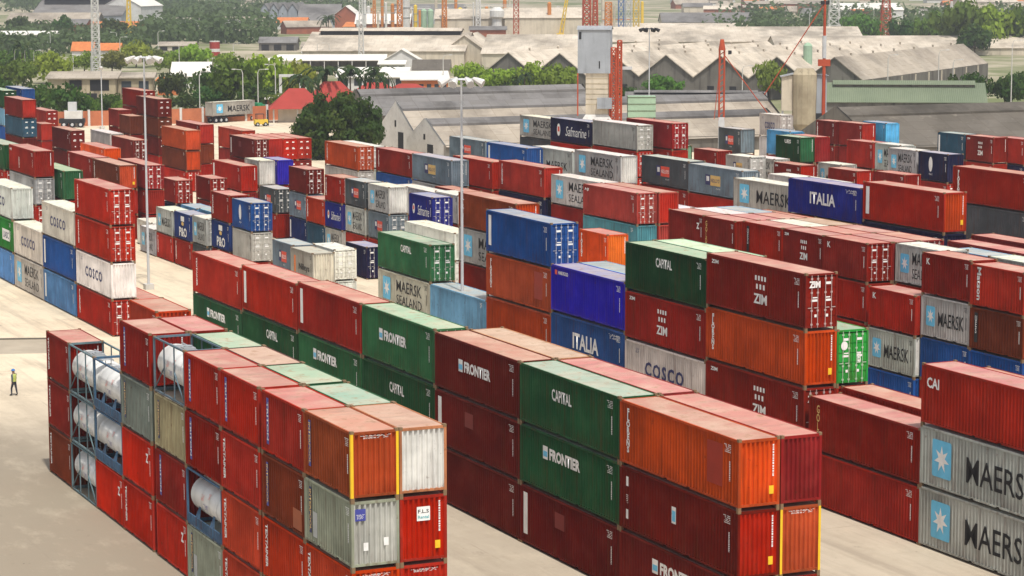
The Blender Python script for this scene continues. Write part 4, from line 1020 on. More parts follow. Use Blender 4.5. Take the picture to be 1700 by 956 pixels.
# big pale warehouse in the middle
P = at(502, 110); gable_hall('warehouse', 'big cream warehouse with a dark clerestory strip along its ridge', P, R(-5), metres(P, 270), 40, 4.6, 9.6, W_CREAM, R_CREAM, 'warehouse', monitor=(3.5, 1.3, DARKV, R_CREAM))
P = at(735, 109); gable_hall('warehouse', 'pale gable-ended hall at the cream warehouse corner', P, R(-5), metres(P, 72), 40, 4.4, 9.0, W_CREAM, R_CREAM, 'warehouse', across=True)
P = at(436, 119); t = frame_at('canopy', 'white lean-to roof on posts before the cream warehouse', 'canopy', P); L = metres(P, 205)
b = MB(); b.poly([(0,0,3.2), (L,0,3.2), (L,8,4.6), (4,8,4.6)]); b.poly([(0,0,3.0), (L,0,3.0), (L,0,3.2), (0,0,3.2)]); b.build('roof', R_WHITE, t)
for k in range(9): b = MB(); x = L*(.05+.9*k/8); b.box(x-.12, x+.12, .1, .34, 0, 3.1); b.build('post', M_POLE, t)
b = MB(); b.box(L*.3, L-.5, 5, 5.6, 0, 3.4); b.build('back_wall', W_CONC, t)
# town buildings and works between yard and plant
hall(636, 128, 62, 82, 'white gabled house behind the palms', 0, 10, W_WHITE, R_WHITE, .6, across=True, name='house', cat='house', doors=1)
flat_house('house', 'white house with tall dark windows behind the third palm', at(630, 133), 0, 6.4, 5, 4.2, W_WHITE, R_WHITE, windows=4)
hall(686, 130, 60, 100, 'brown-roofed low house beside the white gabled one', 0, 9, W_CREAM, R_DARK, .5, name='house', cat='house')
flat_house('shop_hall', 'white flat-roofed hall behind the red roofs', at(560, 150), 0, metres(at(560, 150), 115), 12, 3.2, W_WHITE, R_WHITE, 'hall', windows=5)
flat_house('shop_hall', 'orange-walled hall with white roof right of the palms', at(668, 158), R(4), metres(at(668, 158), 76), 10, 3.6, W_ORANGE, R_WHITE, 'hall', windows=6, wh=.35)
def hip(u, vb, wpx, vtop, label, ang=0, eave=2.6):
    P = at(u, vb); s = metres(P, wpx); h = metres(P, vb-vtop); t = frame_at('pavilion', label, 'pavilion', P, ang); d = s*.62
    for x in (.3, s*.5, s-.3):
        for y in (.3, d-.3): b = MB(); b.box(x-.13, x+.13, y-.13, y+.13, 0, eave); b.build('post', M_POLE, t)
    b = MB(); r0, r1 = s*.34, s*.66; o = .7
    c = [(-o,-o,eave), (s+o,-o,eave), (s+o,d+o,eave), (-o,d+o,eave)]; e0, e1 = (r0, d/2, h), (r1, d/2, h)
    b.poly([c[0], c[1], e1, e0]); b.poly([c[1], c[2], e1]); b.poly([c[2], c[3], e0, e1]); b.poly([c[3], c[0], e0]); b.build('roof', R_RED, t)
    b = MB(); b.box(s*.12, s*.88, d*.25, d*.75, 0, eave-.1); b.build('wall', W_CREAM, t)
hip(452, 204, 84, 148, 'big red hipped roof left of the big tree', R(6)); hip(508, 192, 84, 136, 'red hipped roof behind the big tree', 0); hip(580, 180, 84, 138, 'red roof under the third palm', 0); hip(634, 176, 84, 140, 'small red roof under the fourth palm', 0)
P = at(464, 186); t = frame_at('portal_frame', 'white portal frame beside the red pavilion', 'gateway', P); w, h = metres(P, 36), metres(P, 58)
b = MB(); b.box(0, .55, 0, .5, 0, h); b.build('post', M_WHITE, t); b = MB(); b.box(w-.3, w, 0, .5, 0, h); b.build('post', M_WHITE, t); b = MB(); b.box(-.01, w+.2, -.02, .52, h, h+.55); b.build('lintel', M_WHITE, t)
flat_house('kiosk', 'small red kiosk with blue panel by the portal', at(444, 188), 0, 3.4, 3, 3., W_BRICK, R_WHITE, 'kiosk', windows=1)
P = at(80, 172); t = flat_house('shed', 'tan flat-roofed shed with dark openings among the left trees', P, R(4), metres(P, 112), 9, metres(P, 42), W_TAN, R_STONE, 'shed', slope=.12)
for x0, x1, z0, z1 in ((.32,.50,.55,.92), (.62,.90,.5,.92), (.55,.72,0,.4)):
    L, H = metres(P, 112), metres(P, 42); b = MB(); b.box(L*x0, L*x1, -.06, .05, H*z0, H*z1); b.build('opening', DARKV, t)
flat_house('shed', 'tan low annex right of the tan shed', at(196, 170), R(4), 7.5, 6, 5.4, W_TAN, R_STONE, 'shed', windows=2)
hall(120, 102, 34, 70, 'white house with orange roof among light trees', 0, 6, W_WHITE, R_ORANGE, .6, name='house', cat='house'); hall(165, 98, 34, 72, 'low orange-roofed house left of the mast head', 0, 6, W_WHITE, R_ORANGE, .6, name='house', cat='house')
hall(285, 146, 62, 104, 'pale blue-white roofed house below the red and white tank', 0, 8, W_WHITE, R_WHITE, .5, name='house', cat='house', doors=2); flat_house('house', 'orange shop front between the left trees', at(262, 158), 0, 4.5, 4, 3.4, W_ORANGE, R_ORANGE, windows=2)
P = at(357, 108); t = frame_at('water_tank', 'red and white banded water tank above the trees', 'water tank', P); r0, h = metres(P, 8.5), metres(P, 40)
for z0, z1, mm, nm in ((0, .32, M_WHITE, 'base'), (.32, .55, R_RED, 'red_band'), (.55, .68, M_WHITE, 'white_band'), (.68, .96, R_RED, 'red_band'), (.96, 1., M_WHITE, 'lid')): b = MB(); b.tube([(0,0,h*z0), (0,0,h*z1)], r0, 16); b.build(nm, mm, t, smooth=False)
# top left works
hall(52, 50, 150, 2, 'grey-roofed works building far on the left', 0, 60, W_GREY, R_GREY, .5, mon=(9, 3, DARKV, R_GREY)); hall(10, 54, 150, 22, 'low brownish shed before the far grey works', 0, 24, W_CONC, R_STONE, .5)
hall(172, 48, 66, -8, 'white gable-ended works hall beside the yellow column', -12, 30, W_WHITE, R_WHITE, .68, across=True, doors=1)
flat_house('wall_block', 'long white low building behind the left trees', at(-40, 76), 0, metres(at(-40, 76), 130), 8, 4.2, W_WHITE, R_WHITE, 'building')
# grey arched sheds and brick gable, upper middle
for k in range(4): hall(432+k*15.5, 46, 15, 6, 'grey narrow gabled bay in the far row of four', 0, 60, W_GREY, R_GREY, .74, across=True, grp='four grey bays')
hall(494, 48, 68, 8, 'grey long-roofed hall beside the four grey bays', 0, 40, W_GREY, R_GREY, .35); hall(556, 56, 36, 10, 'brown brick gable of a far works hall', 0, 30, W_BRICK, R_WHITE, .7, across=True)
hall(590, 62, 90, 24, 'brick hall with white roof behind the pipes', 0, 26, W_BRICK, R_WHITE, .6, doors=4); hall(722, 66, 130, 16, 'cream long hall behind the yellow column', 0, 30, W_CREAM, R_CREAM, .7); hall(838, 66, 130, 14, 'cream hall behind the orange tower', 0, 30, W_CREAM, R_CREAM, .7); flat_house('shed', 'brown low shed under the cream hall', at(780, 68), 0, metres(at(780,68), 60), 8, 4.5, W_BRICK, R_GREY, 'shed')
hall(650, 40, 120, 8, 'grey hall at the very back of the plant', 0, 40, W_GREY, R_GREY, .6)
hall(1100, 52, 150, 22, 'long pale shed in the far haze on the right', 0, 30, W_CREAM, R_GREY, .5); hall(1390, 32, 110, 6, 'white far hall between the lattice towers', 0, 40, W_WHITE, R_WHITE, .6); hall(1240, 24, 140, 2, 'reddish far block beyond the yard', 0, 40, W_BRICK, R_STONE, .8); hall(1600, 18, 90, -6, 'cream far hall beyond the top right trees', 0, 40, W_CREAM, R_CREAM, .6)

rp = random.Random(21)
# ------------------------------------------------------------------ plant : vessels, columns, booms
def column(u, vb, vt, wpx, m, label, name='process_column', cat='column', rings=3, cap=True, grp=None):
    P = at(u, vb); t = frame_at(name, label, cat, P, 0, grp); h = metres(P, vb-vt); r = metres(P, wpx)/2
    b = MB(); b.tube([(0,0,0), (0,0,h)], r, 14); b.build('shell', m, t, smooth=False)
    for k in range(rings): b = MB(); z = h*(k+1)/(rings+1); b.tube([(0,0,z-.12), (0,0,z+.12)], r*1.14, 14); b.build('platform', STEEL, t)
    if cap: b = MB(); b.tube([(0,0,h), (0,0,h+r*.5), (0,0,h+r*.7)], [r, r*.6, r*.1], 14); b.build('head', m, t)
    return t
def lattice(u, vb, vt, w0, w1, m, label, name='lattice_tower', cat='tower', n=9, grp=None, fat=1.):
    P = at(u, vb); t = frame_at(name, label, cat, P, 0, grp); h = metres(P, vb-vt); a, c = metres(P, w0)/2, metres(P, w1)/2; th = max(.05, metres(P, .7)*fat)
    w = lambda z: a+(c-a)*z/h
    b = MB()
    for sx in (-1, 1):
        for sy in (-1, 1): b.tube([(sx*a, sy*a, 0), (sx*c, sy*c, h)], th, 4)
    b.build('leg_frame', m, t)
    b = MB()
    for k in range(n):
        z0, z1 = h*k/n, h*(k+1)/n
        for s in (-1, 1):
            b.tube([(-w(z0), s*w(z0), z0), (w(z1), s*w(z1), z1)], th*.6, 4); b.tube([(w(z0), s*w(z0), z0), (-w(z1), s*w(z1), z1)], th*.6, 4); b.tube([(-w(z1), s*w(z1), z1), (w(z1), s*w(z1), z1)], th*.6, 4)
            b.tube([(s*w(z0), -w(z0), z0), (s*w(z1), w(z1), z1)], th*.6, 4); b.tube([(s*w(z0), w(z0), z0), (s*w(z1), -w(z1), z1)], th*.6, 4)
    b.build('bracing', m, t); return t
for u, vt, w, m, lab in ((606, -14, 5, M_WHITE, 'slim white stack left of the plant'), (635, -6, 5, M_ORNG, 'thin orange column left of the white vessel'), (652, 8, 6, M_ORNG, 'short orange column behind the pipes'), (674, -4, 14, M_WHITE, 'white domed vessel in the middle of the plant'), (690, 10, 6, M_YEL, 'narrow yellow-ochre column beside the white vessel'), (757, -14, 5, M_ORNG, 'tall orange column beside the yellow one')):
    column(u, 62, vt, w, m, lab)
column(704, 62, 18, 10, M_PGREEN, 'pale green silo, left of the pair', 'silo', 'silo', 0); column(715, 62, 18, 10, M_PGREEN, 'pale green silo, right of the pair', 'silo', 'silo', 0); column(764, 60, 16, 10, M_YEL, 'yellow column beside the tall orange one', rings=0)
P = at(825, 66); t = frame_at('vessel', 'white mushroom-shaped vessel in the plant', 'vessel', P); k = metres(P, 1)
b = MB(); b.tube([(0,0,0), (0,0,k*14)], k*8, 14); b.build('skirt', M_ORNG, t); b = MB(); b.tube([(0,0,k*14), (0,0,k*34), (0,0,k*38)], [k*9, k*8, k*11], 16); b.build('shell', M_WHITE, t); b = MB(); b.tube([(0,0,k*38), (0,0,k*48), (0,0,k*54)], [k*12, k*12, k*6], 16); b.build('head', M_WHITE, t)
lattice(857, 72, -10, 9, 8, M_RED, 'red-orange lattice tower in the plant'); lattice(600, 112, -16, 9, 4, M_WHITE, 'slim white lattice mast left of the plant', n=14); lattice(622, 100, -16, 6, 3, M_ORNG, 'slim orange lattice mast left of the plant', n=14)
lattice(160, 124, -40, 13, 9, M_WHITE, 'white lattice mast rising above the left trees', n=16); lattice(1384, 66, -30, 22, 10, M_WHITE, 'pale lattice pylon behind the tan silo house', n=8); lattice(1470, 66, -24, 20, 8, M_RED, 'red and white lattice pylon on the right', n=8)
def boom(u, vb, du, vt, wpx, m, label):
    P = at(u, vb); t = frame_at('crane_boom', label, 'crane', P); h = metres(P, vb-vt); dx = metres(P, du); w = metres(P, wpx)/2
    b = MB(); b.tube([(-w,0,0), (dx-w*.4,0,h)], w*.35, 5); b.tube([(w,0,0), (dx+w*.4,0,h)], w*.35, 5); b.build('chord', m, t)
    b = MB()
    for k in range(12):
        z0, z1 = k/12, (k+1)/12; s = 1 if k % 2 else -1
        b.tube([(dx*z0+s*w*(1-.6*z0),0,h*z0), (dx*z1-s*w*(1-.6*z1),0,h*z1)], w*.2, 4)
    b.build('lacing', m, t); b = MB(); b.box(-w*2, w*2, -w*2, w*2, 0, h*.12); b.build('slewing_base', m, t)
boom(930, 66, 14, -22, 6, M_YEL, 'leaning yellow crane boom left of the grey tower'); boom(645, 60, 28, -16, 5, M_WHITE, 'leaning pale boom over the plant'); boom(905, 64, 22, 10, 5, M_WHITE, 'short pale boom beside the yellow one'); boom(214, 62, 1, -24, 8, M_YEL, 'yellow crane column beside the far white hall')
for u, m, lab in ((1031, M_BLUE, 'blue steel frame behind the grey tower'), (1043, M_GALV, 'grey steel frame behind the grey tower'), (1056, M_YEL, 'yellow steel frame behind the grey tower')): lattice(u, 62, 0, 9, 9, m, lab, 'steel_frame', 'frame', 4)
P = at(1058, 60); column(1066, 60, 4, 5, M_YEL, 'yellow tube column beside the yellow frame', rings=0)
PLANT = [(588,M_ORNG),(594,M_WHITE),(612,M_WHITE),(617,M_ORNG),(628,W_CREAM),(641,M_WHITE),(659,M_GALV),(664,M_ORNG),(683,W_CREAM),(697,M_ORNG),(724,W_CREAM),(731,M_ORNG),(742,M_WHITE),(750,M_GALV),(775,M_ORNG),(786,M_WHITE),(797,M_GALV),(808,M_ORNG),(838,M_ORNG),(846,W_CREAM),(868,M_ORNG),(880,M_WHITE),(893,W_CREAM),(912,M_ORNG),(921,M_GALV),(946,M_ORNG),(953,W_CREAM),(1001,W_CREAM),(1008,M_WHITE),(1014,M_ORNG),(1020,W_CREAM)]
for u, mm in PLANT:
    vb = rp.uniform(50, 66); vt = rp.uniform(-14, 34); column(u, vb, vt, rp.uniform(2.2, 6.5), mm, 'slim pipe or column standing in the crowded plant', 'pipe_stack', 'pipe', rp.choice((0, 1, 2)), grp='plant pipe stacks')
for u, w, z0, z1 in ((590, 70, 20, 24), (600, 60, 34, 37), (655, 60, 12, 15), (720, 60, 30, 33), (770, 90, 8, 11), (775, 60, 36, 39), (860, 80, 22, 25), (880, 60, 40, 43), (1000, 50, 30, 33)):
    P = at(u, 60); k = metres(P, 1); t = frame_at('pipe_bridge', 'thin pipe bridge crossing the crowded plant', 'pipe bridge', P, rp.uniform(-.1, .1), 'plant pipe bridges')
    b = MB(); b.box(0, w*k, 0, 1.2, (60-z1)*k, (60-z1+1.2)*k); b.build('deck', rp.choice((M_ORNG, M_WHITE, M_GALV)), t); b = MB(); b.box(0, w*k, 0, .1, (60-z0)*k, (60-z0+.6)*k); b.build('rail', M_GALV, t)
    for f_ in (.05, .5, .95): b = MB(); b.box(w*k*f_-.2, w*k*f_+.2, .3, .7, 0, (60-z1)*k); b.build('post', M_GALV, t)
# more of the crowded works between the big warehouse and the plant
for u, vb, w, vt, wl, rf_, lab in ((430, 84, 62, 62, W_CONC, R_GREY, 'low grey walled yard building below the four bays'), (500, 88, 50, 70, W_WHITE, R_STONE, 'low white shed left of the clerestory warehouse'), (560, 74, 70, 56, W_CONC, R_GREY, 'grey low shed left of the brick hall'), (640, 70, 60, 46, W_CREAM, R_CREAM, 'cream low shed under the silos'), (800, 92, 60, 70, W_BRICK, R_STONE, 'brownish low building under the white vessel'), (880, 84, 70, 60, W_CREAM, R_STONE, 'cream low building under the orange tower'), (330, 60, 90, 44, W_WHITE, R_STONE, 'pale low building in the wood'), (262, 84, 60, 70, W_CREAM, R_STONE, 'cream low building before the wood')):
    hall(u, vb, w, vt, lab, rp.uniform(-10, 10) if 0 else 0, 12, wl, rf_, .6, name='shed', cat='shed', doors=3)
lattice(738, 66, -12, 8, 6, M_ORNG, 'orange lattice tower right of the silos', fat=1.6); lattice(794, 66, -6, 8, 6, M_WHITE, 'white lattice tower left of the white vessel', fat=1.6); lattice(664, 64, -14, 9, 7, M_ORNG, 'pale orange lattice tower behind the white vessel', fat=1.5); lattice(1010, 64, 4, 12, 10, M_ORNG, 'orange lattice tower right of the grey tower', fat=1.5)
# grey elevator tower and its red masts
P = at(986, 262); t = frame_at('elevator_tower', 'grey sheet-clad elevator tower on a cream base', 'tower', P, R(-8)); k = metres(P, 1); t.location.z = 48*k
for x in (-26, 36):
    for y in (-11, 27): b = MB(); b.box((x-1.5)*k, (x+1.5)*k, (y-1.5)*k, (y+1.5)*k, -48*k, 1.); b.build('stilt', M_RED, t)
b = MB(); b.box(-14*k, 24*k, 0, 26*k, 24*k, 92*k); b.build('lower_shaft', W_CREAM, t)
for j in range(6): b = MB(); b.box(-14.4*k, 24.4*k, -.25*k, 2*k, (40+8.5*j)*k, (41.4+8.5*j)*k); b.build('string_course', W_TAN, t)
b = MB(); b.box(-27*k, 27*k, -3*k, 30*k, 92*k, 164*k); b.build('upper_house', W_GREY, t)
b = MB(); b.poly([(-29*k,-5*k,163.6*k), (29*k,-5*k,163.6*k), (29*k,13*k,170*k), (-29*k,13*k,170*k)]); b.poly([(-29*k,32*k,163.6*k), (29*k,32*k,163.6*k), (29*k,13*k,170*k), (-29*k,13*k,170*k)]); b.build('roof', STEEL, t)
b = MB(); b.box(-25*k, -21*k, -3.4*k, -2.6*k, 148*k, 160*k); b.build('window', DARKV, t); b = MB(); b.box(8*k, 10*k, -3.4*k, -2.6*k, 100*k, 112*k); b.build('opening', DARKV, t)
b = MB(); b.poly([(-14*k,-2*k,24*k), (24*k,-2*k,24*k), (40*k,-14*k,0), (-30*k,-14*k,0)]); b.poly([(-14*k,26*k,24*k), (24*k,26*k,24*k), (40*k,30*k,0), (-30*k,30*k,0)]); b.poly([(24*k,-2*k,24*k), (24*k,26*k,24*k), (40*k,30*k,0), (40*k,-14*k,0)]); b.poly([(-14*k,-2*k,24*k), (-14*k,26*k,24*k), (-30*k,30*k,0), (-30*k,-14*k,0)]); b.build('hopper', W_WHITE, t)
b = MB(); b.box(6*k, 30*k, -10*k, -3*k, 34*k, 52*k); b.build('hood', W_GREY, t)
b = MB(); b.box(20*k, 62*k, 6*k, 10*k, 98*k, 103*k); b.build('conveyor_bridge', M_GALV, t)
for sx in (-27, 26): b = MB(); b.box((sx-1)*k, (sx+1)*k, -3*k, -1*k, 22*k, 92*k); b.build('leg', M_RED, t)
for u, vt, w, lab in ((1018, 80, 8, 'red lattice leg beside the grey tower'), (1028, 68, 6, 'thinner red lattice leg beside the grey tower')): lattice(u, 262, vt, w, w, M_RED, lab, 'bucket_elevator', 'elevator', 15, fat=2.)
lattice(974, 78, -28, 13, 11, M_RED, 'red crane mast above the grey tower roof', n=10, fat=2.2); lattice(988, 78, -28, 9, 5, M_RED, 'slimmer red crane mast right of the thick one', n=9, fat=2.)
P = at(1042, 262); t = frame_at('hopper_bin', 'pale green panelled bin beside the red legs', 'bin', P); k = metres(P, 1); t.location.z = 56*k
b = MB(); b.box(0, 46*k, 0, 30*k, 10*k, 46*k); b.build('bin_wall', M_PGREEN, t)
for j in range(4): b = MB(); b.box((-.3)*k, 46.3*k, -.5*k, .6*k, (10+11.2*j)*k, (11.4+11.2*j)*k); b.build('stiffener', R_GREEN, t)
for x in (1, 43): b = MB(); b.box(x*k, (x+2)*k, 1*k, 3*k, -56*k, 10*k); b.build('leg', M_RED, t)
P = at(1197, 258); t = frame_at('mast', 'red double mast with guy lines before the gables', 'mast', P); k = metres(P, 1); t.location.z = 58*k
b = MB(); b.box(-5*k, 5*k, -2*k, 2*k, -58*k, .5); b.build('plinth', M_GALV, t)
b = MB(); b.tube([(-4*k,0,0), (-4*k,0,120*k)], 1.6*k, 6); b.tube([(4*k,0,0), (4*k,0,120*k)], 1.6*k, 6)
for j in range(14): z = j*9*k; b.tube([(-4*k,0,z), (4*k,0,z+6*k)], .7*k, 4)
b.build('mast_frame', M_RED, t); b = MB(); b.tube([(0,0,116*k), (0,0,134*k)], [6*k, 3*k], 8); b.build('head', M_RED, t)
b = MB(); b.tube([(4*k,0,108*k), (78*k,0,10*k)], .8*k, 4); b.build('guy', M_RED, t); b = MB(); b.tube([(-2*k,0,100*k), (-12*k,0,2*k)], .6*k, 4); b.build('guy', M_RED, t)
column(1211, 160, 84, 6, DARK, 'dark stack behind the red double mast', 'stack', 'chimney', 0, False)
# tan silo house with red pole
P = at(1335, 245); t = frame_at('silo_house', 'stained tan silo house with grey side', 'silo house', P, R(-4)); k = metres(P, 1); t.location.z = 21*k
b = MB(); b.tube([(0,8*k,-21*k), (0,8*k,.5)], 7*k, 10); b.build('stem', W_CONC, t)
b = MB(); b.tube([(0,8*k,0), (0,8*k,18*k), (0,8*k,100*k), (0,8*k,110*k)], [12*k, 20*k, 21*k, 14*k], 14); b.build('silo', W_TAN, t)
b = MB(); b.box(-38*k, -14*k, 6*k, 26*k, 40*k, 98*k); b.build('side_house', W_CREAM, t); b = MB(); b.poly([(-41*k,3*k,97*k), (-10*k,3*k,104*k), (-10*k,29*k,104*k), (-41*k,29*k,97*k)]); b.poly([(-41*k,3*k,95*k), (-10*k,3*k,102*k), (-10*k,3*k,104*k), (-41*k,3*k,97*k)]); b.build('roof', STEEL, t)
b = MB(); b.box(18*k, 36*k, 2*k, 24*k, 36*k, 100*k); b.build('grey_bay', W_GREY, t); b = MB(); b.poly([(14*k,-1*k,101*k), (39*k,-1*k,98*k), (39*k,26*k,98*k), (14*k,26*k,101*k)]); b.build('bay_roof', STEEL, t)
b = MB(); b.box(14*k, 40*k, 0, 22*k, 26*k, 36*k); b.build('floor_grid', DARK, t)
for x in (-36, -18, 20, 36): b = MB(); b.box(x*k-.15, x*k+.15, 8*k, 8*k+.3, 0, 40*k); b.build('leg', M_GALV, t)
column(1340, 160, 76, 15, M_PGREEN, 'pale green cylinder behind the tan silo house', 'silo', 'silo', 0)
P = at(1366, 245); t = frame_at('mast', 'tall red pole rising beside the tan silo house', 'mast', P); k = metres(P, 1); t.location.z = 30*k
b = MB(); b.tube([(0,0,-30*k), (0,0,.5)], 2.5*k, 8); b.build('foot', M_GALV, t)
b = MB(); b.tube([(0,0,0), (0,0,150*k), (0,0,260*k)], [3.2*k, 2.4*k, 2*k], 8); b.build('pole', M_RED, t); b = MB(); b.box(-10*k, 10*k, -3*k, 3*k, 105*k, 116*k); b.build('bracket', M_RED, t); b = MB(); b.tube([(0,0,118*k), (0,0,155*k)], 3.4*k, 8); b.build('sleeve', M_GALV, t); b = MB(); b.box(-7*k, 7*k, -2*k, 2*k, 206*k, 212*k); b.build('crosshead', DARK, t); b = MB(); b.tube([(-2*k,0,206*k), (-98*k,0,58*k)], .9*k, 4); b.build('guy', M_RED, t)
P = at(1578, 82); t = frame_at('chimney', 'red and white banded chimney before the top right trees', 'chimney', P); k = metres(P, 1)
for j in range(7): b = MB(); b.tube([(0,0,j*16*k), (0,0,(j+1)*16*k)], 2.4*k, 8); b.build('band', M_WHITE if j % 2 == 0 else M_RED, t)

# ------------------------------------------------------------------ perimeter wall
def wall_run(pts, h):
    t = thing('perimeter_wall', 'orange brick perimeter wall with white posts', 'wall', (pts[0].x, pts[0].y, 0)); o = pts[0]
    for a, c in zip(pts, pts[1:]):
        d = (c-a); L = d.length; d.normalize(); nn = Vector((-d.y, d.x, 0)); n = round(L/4.2)
        b = MB(); b.obox((a+c)/2-o+Vector((0,0,h/2)), d*L/2, nn*.1, Vector((0,0,h/2))); b.build('brick_panel', W_BRICK2, t)
        for k in range(n+1): b = MB(); b.obox(a+d*L*k/n-o+Vector((0,0,h/2+.12)), d*.22, nn*.2, Vector((0,0,h/2+.12))); b.build('post', M_WHITE, t)
W_BRICK2 = surf('terracotta_brick', (.50,.17,.08), (.38,.125,.06), .6)
wall_run([at(-30, 214), at(70, 211), at(300, 205), at(478, 198)], 2.75)

# ------------------------------------------------------------------ trees
LEFT = [(8,190,62,74,DKG), (58,196,62,84,DKG), (112,206,66,84,DKG), (30,150,56,80,MDG), (88,138,52,82,LTG), (12,122,44,60,MDG), (60,118,38,60,OLG), (140,120,34,56,LTG), (186,122,38,60,OLG), (226,112,44,58,LTG), (228,160,36,52,DKG), (180,196,46,62,DKG), (150,200,40,50,MDG), (205,200,38,50,MDG), (284,166,52,58,DKG), (318,122,54,74,LTG), (282,122,40,52,LTG), (262,110,30,50,OLG), (300,186,32,66,DKG), (345,184,40,76,DKG), (352,178,66,86,DKG), (398,182,86,110,MDG), (372,120,36,50,LTG), (442,176,88,104,LTG), (492,170,76,84,LTG), (428,186,50,80,DKG), (470,190,40,60,MDG), (265,192,30,50,MDG), (235,190,30,44,MDG)]
DESC = {DKG: 'dark green', MDG: 'mid green', LTG: 'bright green', OLG: 'olive green'}
for i, q in enumerate(LEFT): tree(*q, '%s bushy tree among the trees behind the left yard wall' % DESC[q[4]])
for q, lab in (((560,262,112,160,DKG), 'big dark round tree before the white gables'), ((780,156,58,70,LTG), 'bright tree behind the lamp mast head'), ((830,158,50,74,LTG), 'bright tree right of the lamp mast head'), ((884,160,60,70,LTG), 'bright leafy tree left of the grey tower'), ((930,160,58,76,LTG), 'bright leafy tree touching the grey tower'), ((858,158,42,60,MDG), 'low tree in the bright clump left of the tower'), ((1100,166,46,74,MDG), 'dark bushy tree under the saw-tooth gables'), ((1278,166,72,62,OLG), 'olive creeper tree against a saw-tooth gable'),
   ((1575,178,52,64,DKG), 'dark bush left in the clump right of the green roof'), ((1622,178,58,70,DKG), 'dark bush in the middle right of the green roof'), ((1668,178,56,64,DKG), 'dark bush near the right edge'), ((1702,176,58,60,DKG), 'dark bush at the right edge'), ((1040,172,30,40,DKG), 'small dark bush beside the red legs'),
   ((1428,76,58,74,MDG), 'round tree between the lattice pylons'), ((1495,76,46,60,DKG), 'dark tree right of the red pylon'), ((1545,80,60,70,MDG), 'tree left of the banded chimney'), ((1596,88,96,110,MDG), 'tall tree behind the banded chimney'), ((1650,88,80,110,LTG), 'broad tree in the top right clump'), ((1698,88,84,90,MDG), 'tree at the top right edge'), ((1618,92,50,70,DKG), 'low dark tree in the top right clump'),
   ((30,60,34,50,DKG), 'dark tree before the far grey works'), ((104,62,36,46,DKG), 'round dark tree before the far brown shed'), ((190,70,40,60,DKG), 'dark tree before the far white hall'), ((20,84,30,80,DKG), 'dark tree beside the long white building')):
    tree(*q, lab, big=q[3] > 150)
for u, vb, hp, lab in ((505, 196, 84, 'palm left of the red roofs'), (541, 190, 94, 'tallest palm behind the big tree'), (582, 186, 88, 'third palm from left at the red roofs'), (625, 184, 86, 'right-hand palm at the red roofs'), (872, 162, 50, 'palm in the bright clump left of the tower'), (38, 124, 66, 'palm above the left trees'), (545, 62, 44, 'far palm before the grey hall')): palm(u, vb, hp, lab)
# far wood : nobody could count it
b = MB(); r = random.Random(3)
def clump(u, v, s):
    P = at(u, v); leaves(b, r, P+Vector((0,0,s*.55)), s, 46, s*.16, .8)
for k in range(430): u = r.uniform(236, 600); v = r.uniform(6, 74 if u < 450 else 46); clump(u, v, r.uniform(4, 8))
for k in range(150): u = r.uniform(-20, 240); v = r.uniform(54, 92); clump(u, v, r.uniform(3, 5.5))
for k in range(130): u = r.uniform(-20, 300); v = r.uniform(-8, 22); clump(u, v, r.uniform(6, 11))
for k in range(170): u = r.uniform(1180, 1720); v = r.uniform(24, 66); clump(u, v, r.uniform(4, 8))
for k in range(90): u = r.uniform(-20, 1720); v = r.uniform(-30, -6); clump(u, v, r.uniform(10, 18))
o = b.build('woodland', LEAF, col=(.085,.135,.05)); tag(o, 'far green woodland fading behind the works', 'woodland', kind='stuff')
# far low houses
for k in range(84):
    u = r.uniform(1040, 1700) if k < 56 else r.uniform(20, 600); v = r.uniform(-6, 34) if k < 56 else r.uniform(-4, 60); P = at(u, v)
    t = gable_hall('house', 'tiny pale house far off in the haze', P, r.uniform(-.4, .4), r.uniform(10, 22), 9, r.uniform(3, 5), r.uniform(5.5, 7), r.choice((W_WHITE, W_CREAM, W_BRICK)), r.choice((R_STONE, R_GREY, R_CREAM, R_ORANGE)), 'house', group='far houses')

# ------------------------------------------------------------------ lamp masts
def high_mast(u, vb, h, label, ring=True, rad=.125, lamps=8, rungs=False, spread=1.55):
    P = at(u, vb); t = thing('lamp_mast', label, 'lamp mast', (P.x, P.y, 0), 0, 'lamp masts')
    b = MB(); b.tube([(0,0,0), (0,0,h*.5), (0,0,h)], [rad, rad*.8, rad*.6], 10); b.build('pole', M_GALV, t)
    b = MB(); b.box(-.4, .4, -.4, .4, 0, .5); b.build('base', M_POLE, t)
    if rungs:
        for k in range(14): b = MB(); z = h*.56+k*.62; b.tube([(-.32,.02,z), (.32,.02,z)], .022, 4); b.build('rung', M_GALV, t)
    b = MB(); n = 20
    for k in range(n): a0, a1 = 2*math.pi*k/n, 2*math.pi*(k+1)/n; b.tube([(spread*.55*math.cos(a0), spread*.55*math.sin(a0), h), (spread*.55*math.cos(a1), spread*.55*math.sin(a1), h)], .05, 4)
    for k in range(4): a = k*math.pi/2; b.tube([(0,0,h), (spread*.55*math.cos(a), spread*.55*math.sin(a), h)], .04, 4)
    b.build('head_ring', M_GALV if ring else DARK, t)
    for k in range(lamps):
        a = 2*math.pi*k/lamps; d = Vector((math.cos(a), math.sin(a), 0)); c = d*spread*.85+Vector((0,0,h-.12)); s = Vector((-d.y, d.x, 0)); dn = (d*.9+Vector((0,0,-.45))).normalized(); nn = s.cross(dn)
        b = MB(); b.tube([c-dn*.42, c-dn*.1, c+dn*.42], [.1, .2, .3], 8); b.build('floodlight', M_WHITE if ring else DARK, t)
    return t
high_mast(247, 480, 20.9, 'lamp mast standing on the open concrete at left', spread=1.5)
high_mast(768, 612, 20.9, 'lamp mast behind the foreground row with ladder rungs', rungs=True, spread=1.5)
high_mast(1077, 248, 19.2, 'dark-headed lamp mast beside the red masts', ring=False, lamps=8, spread=1.5)
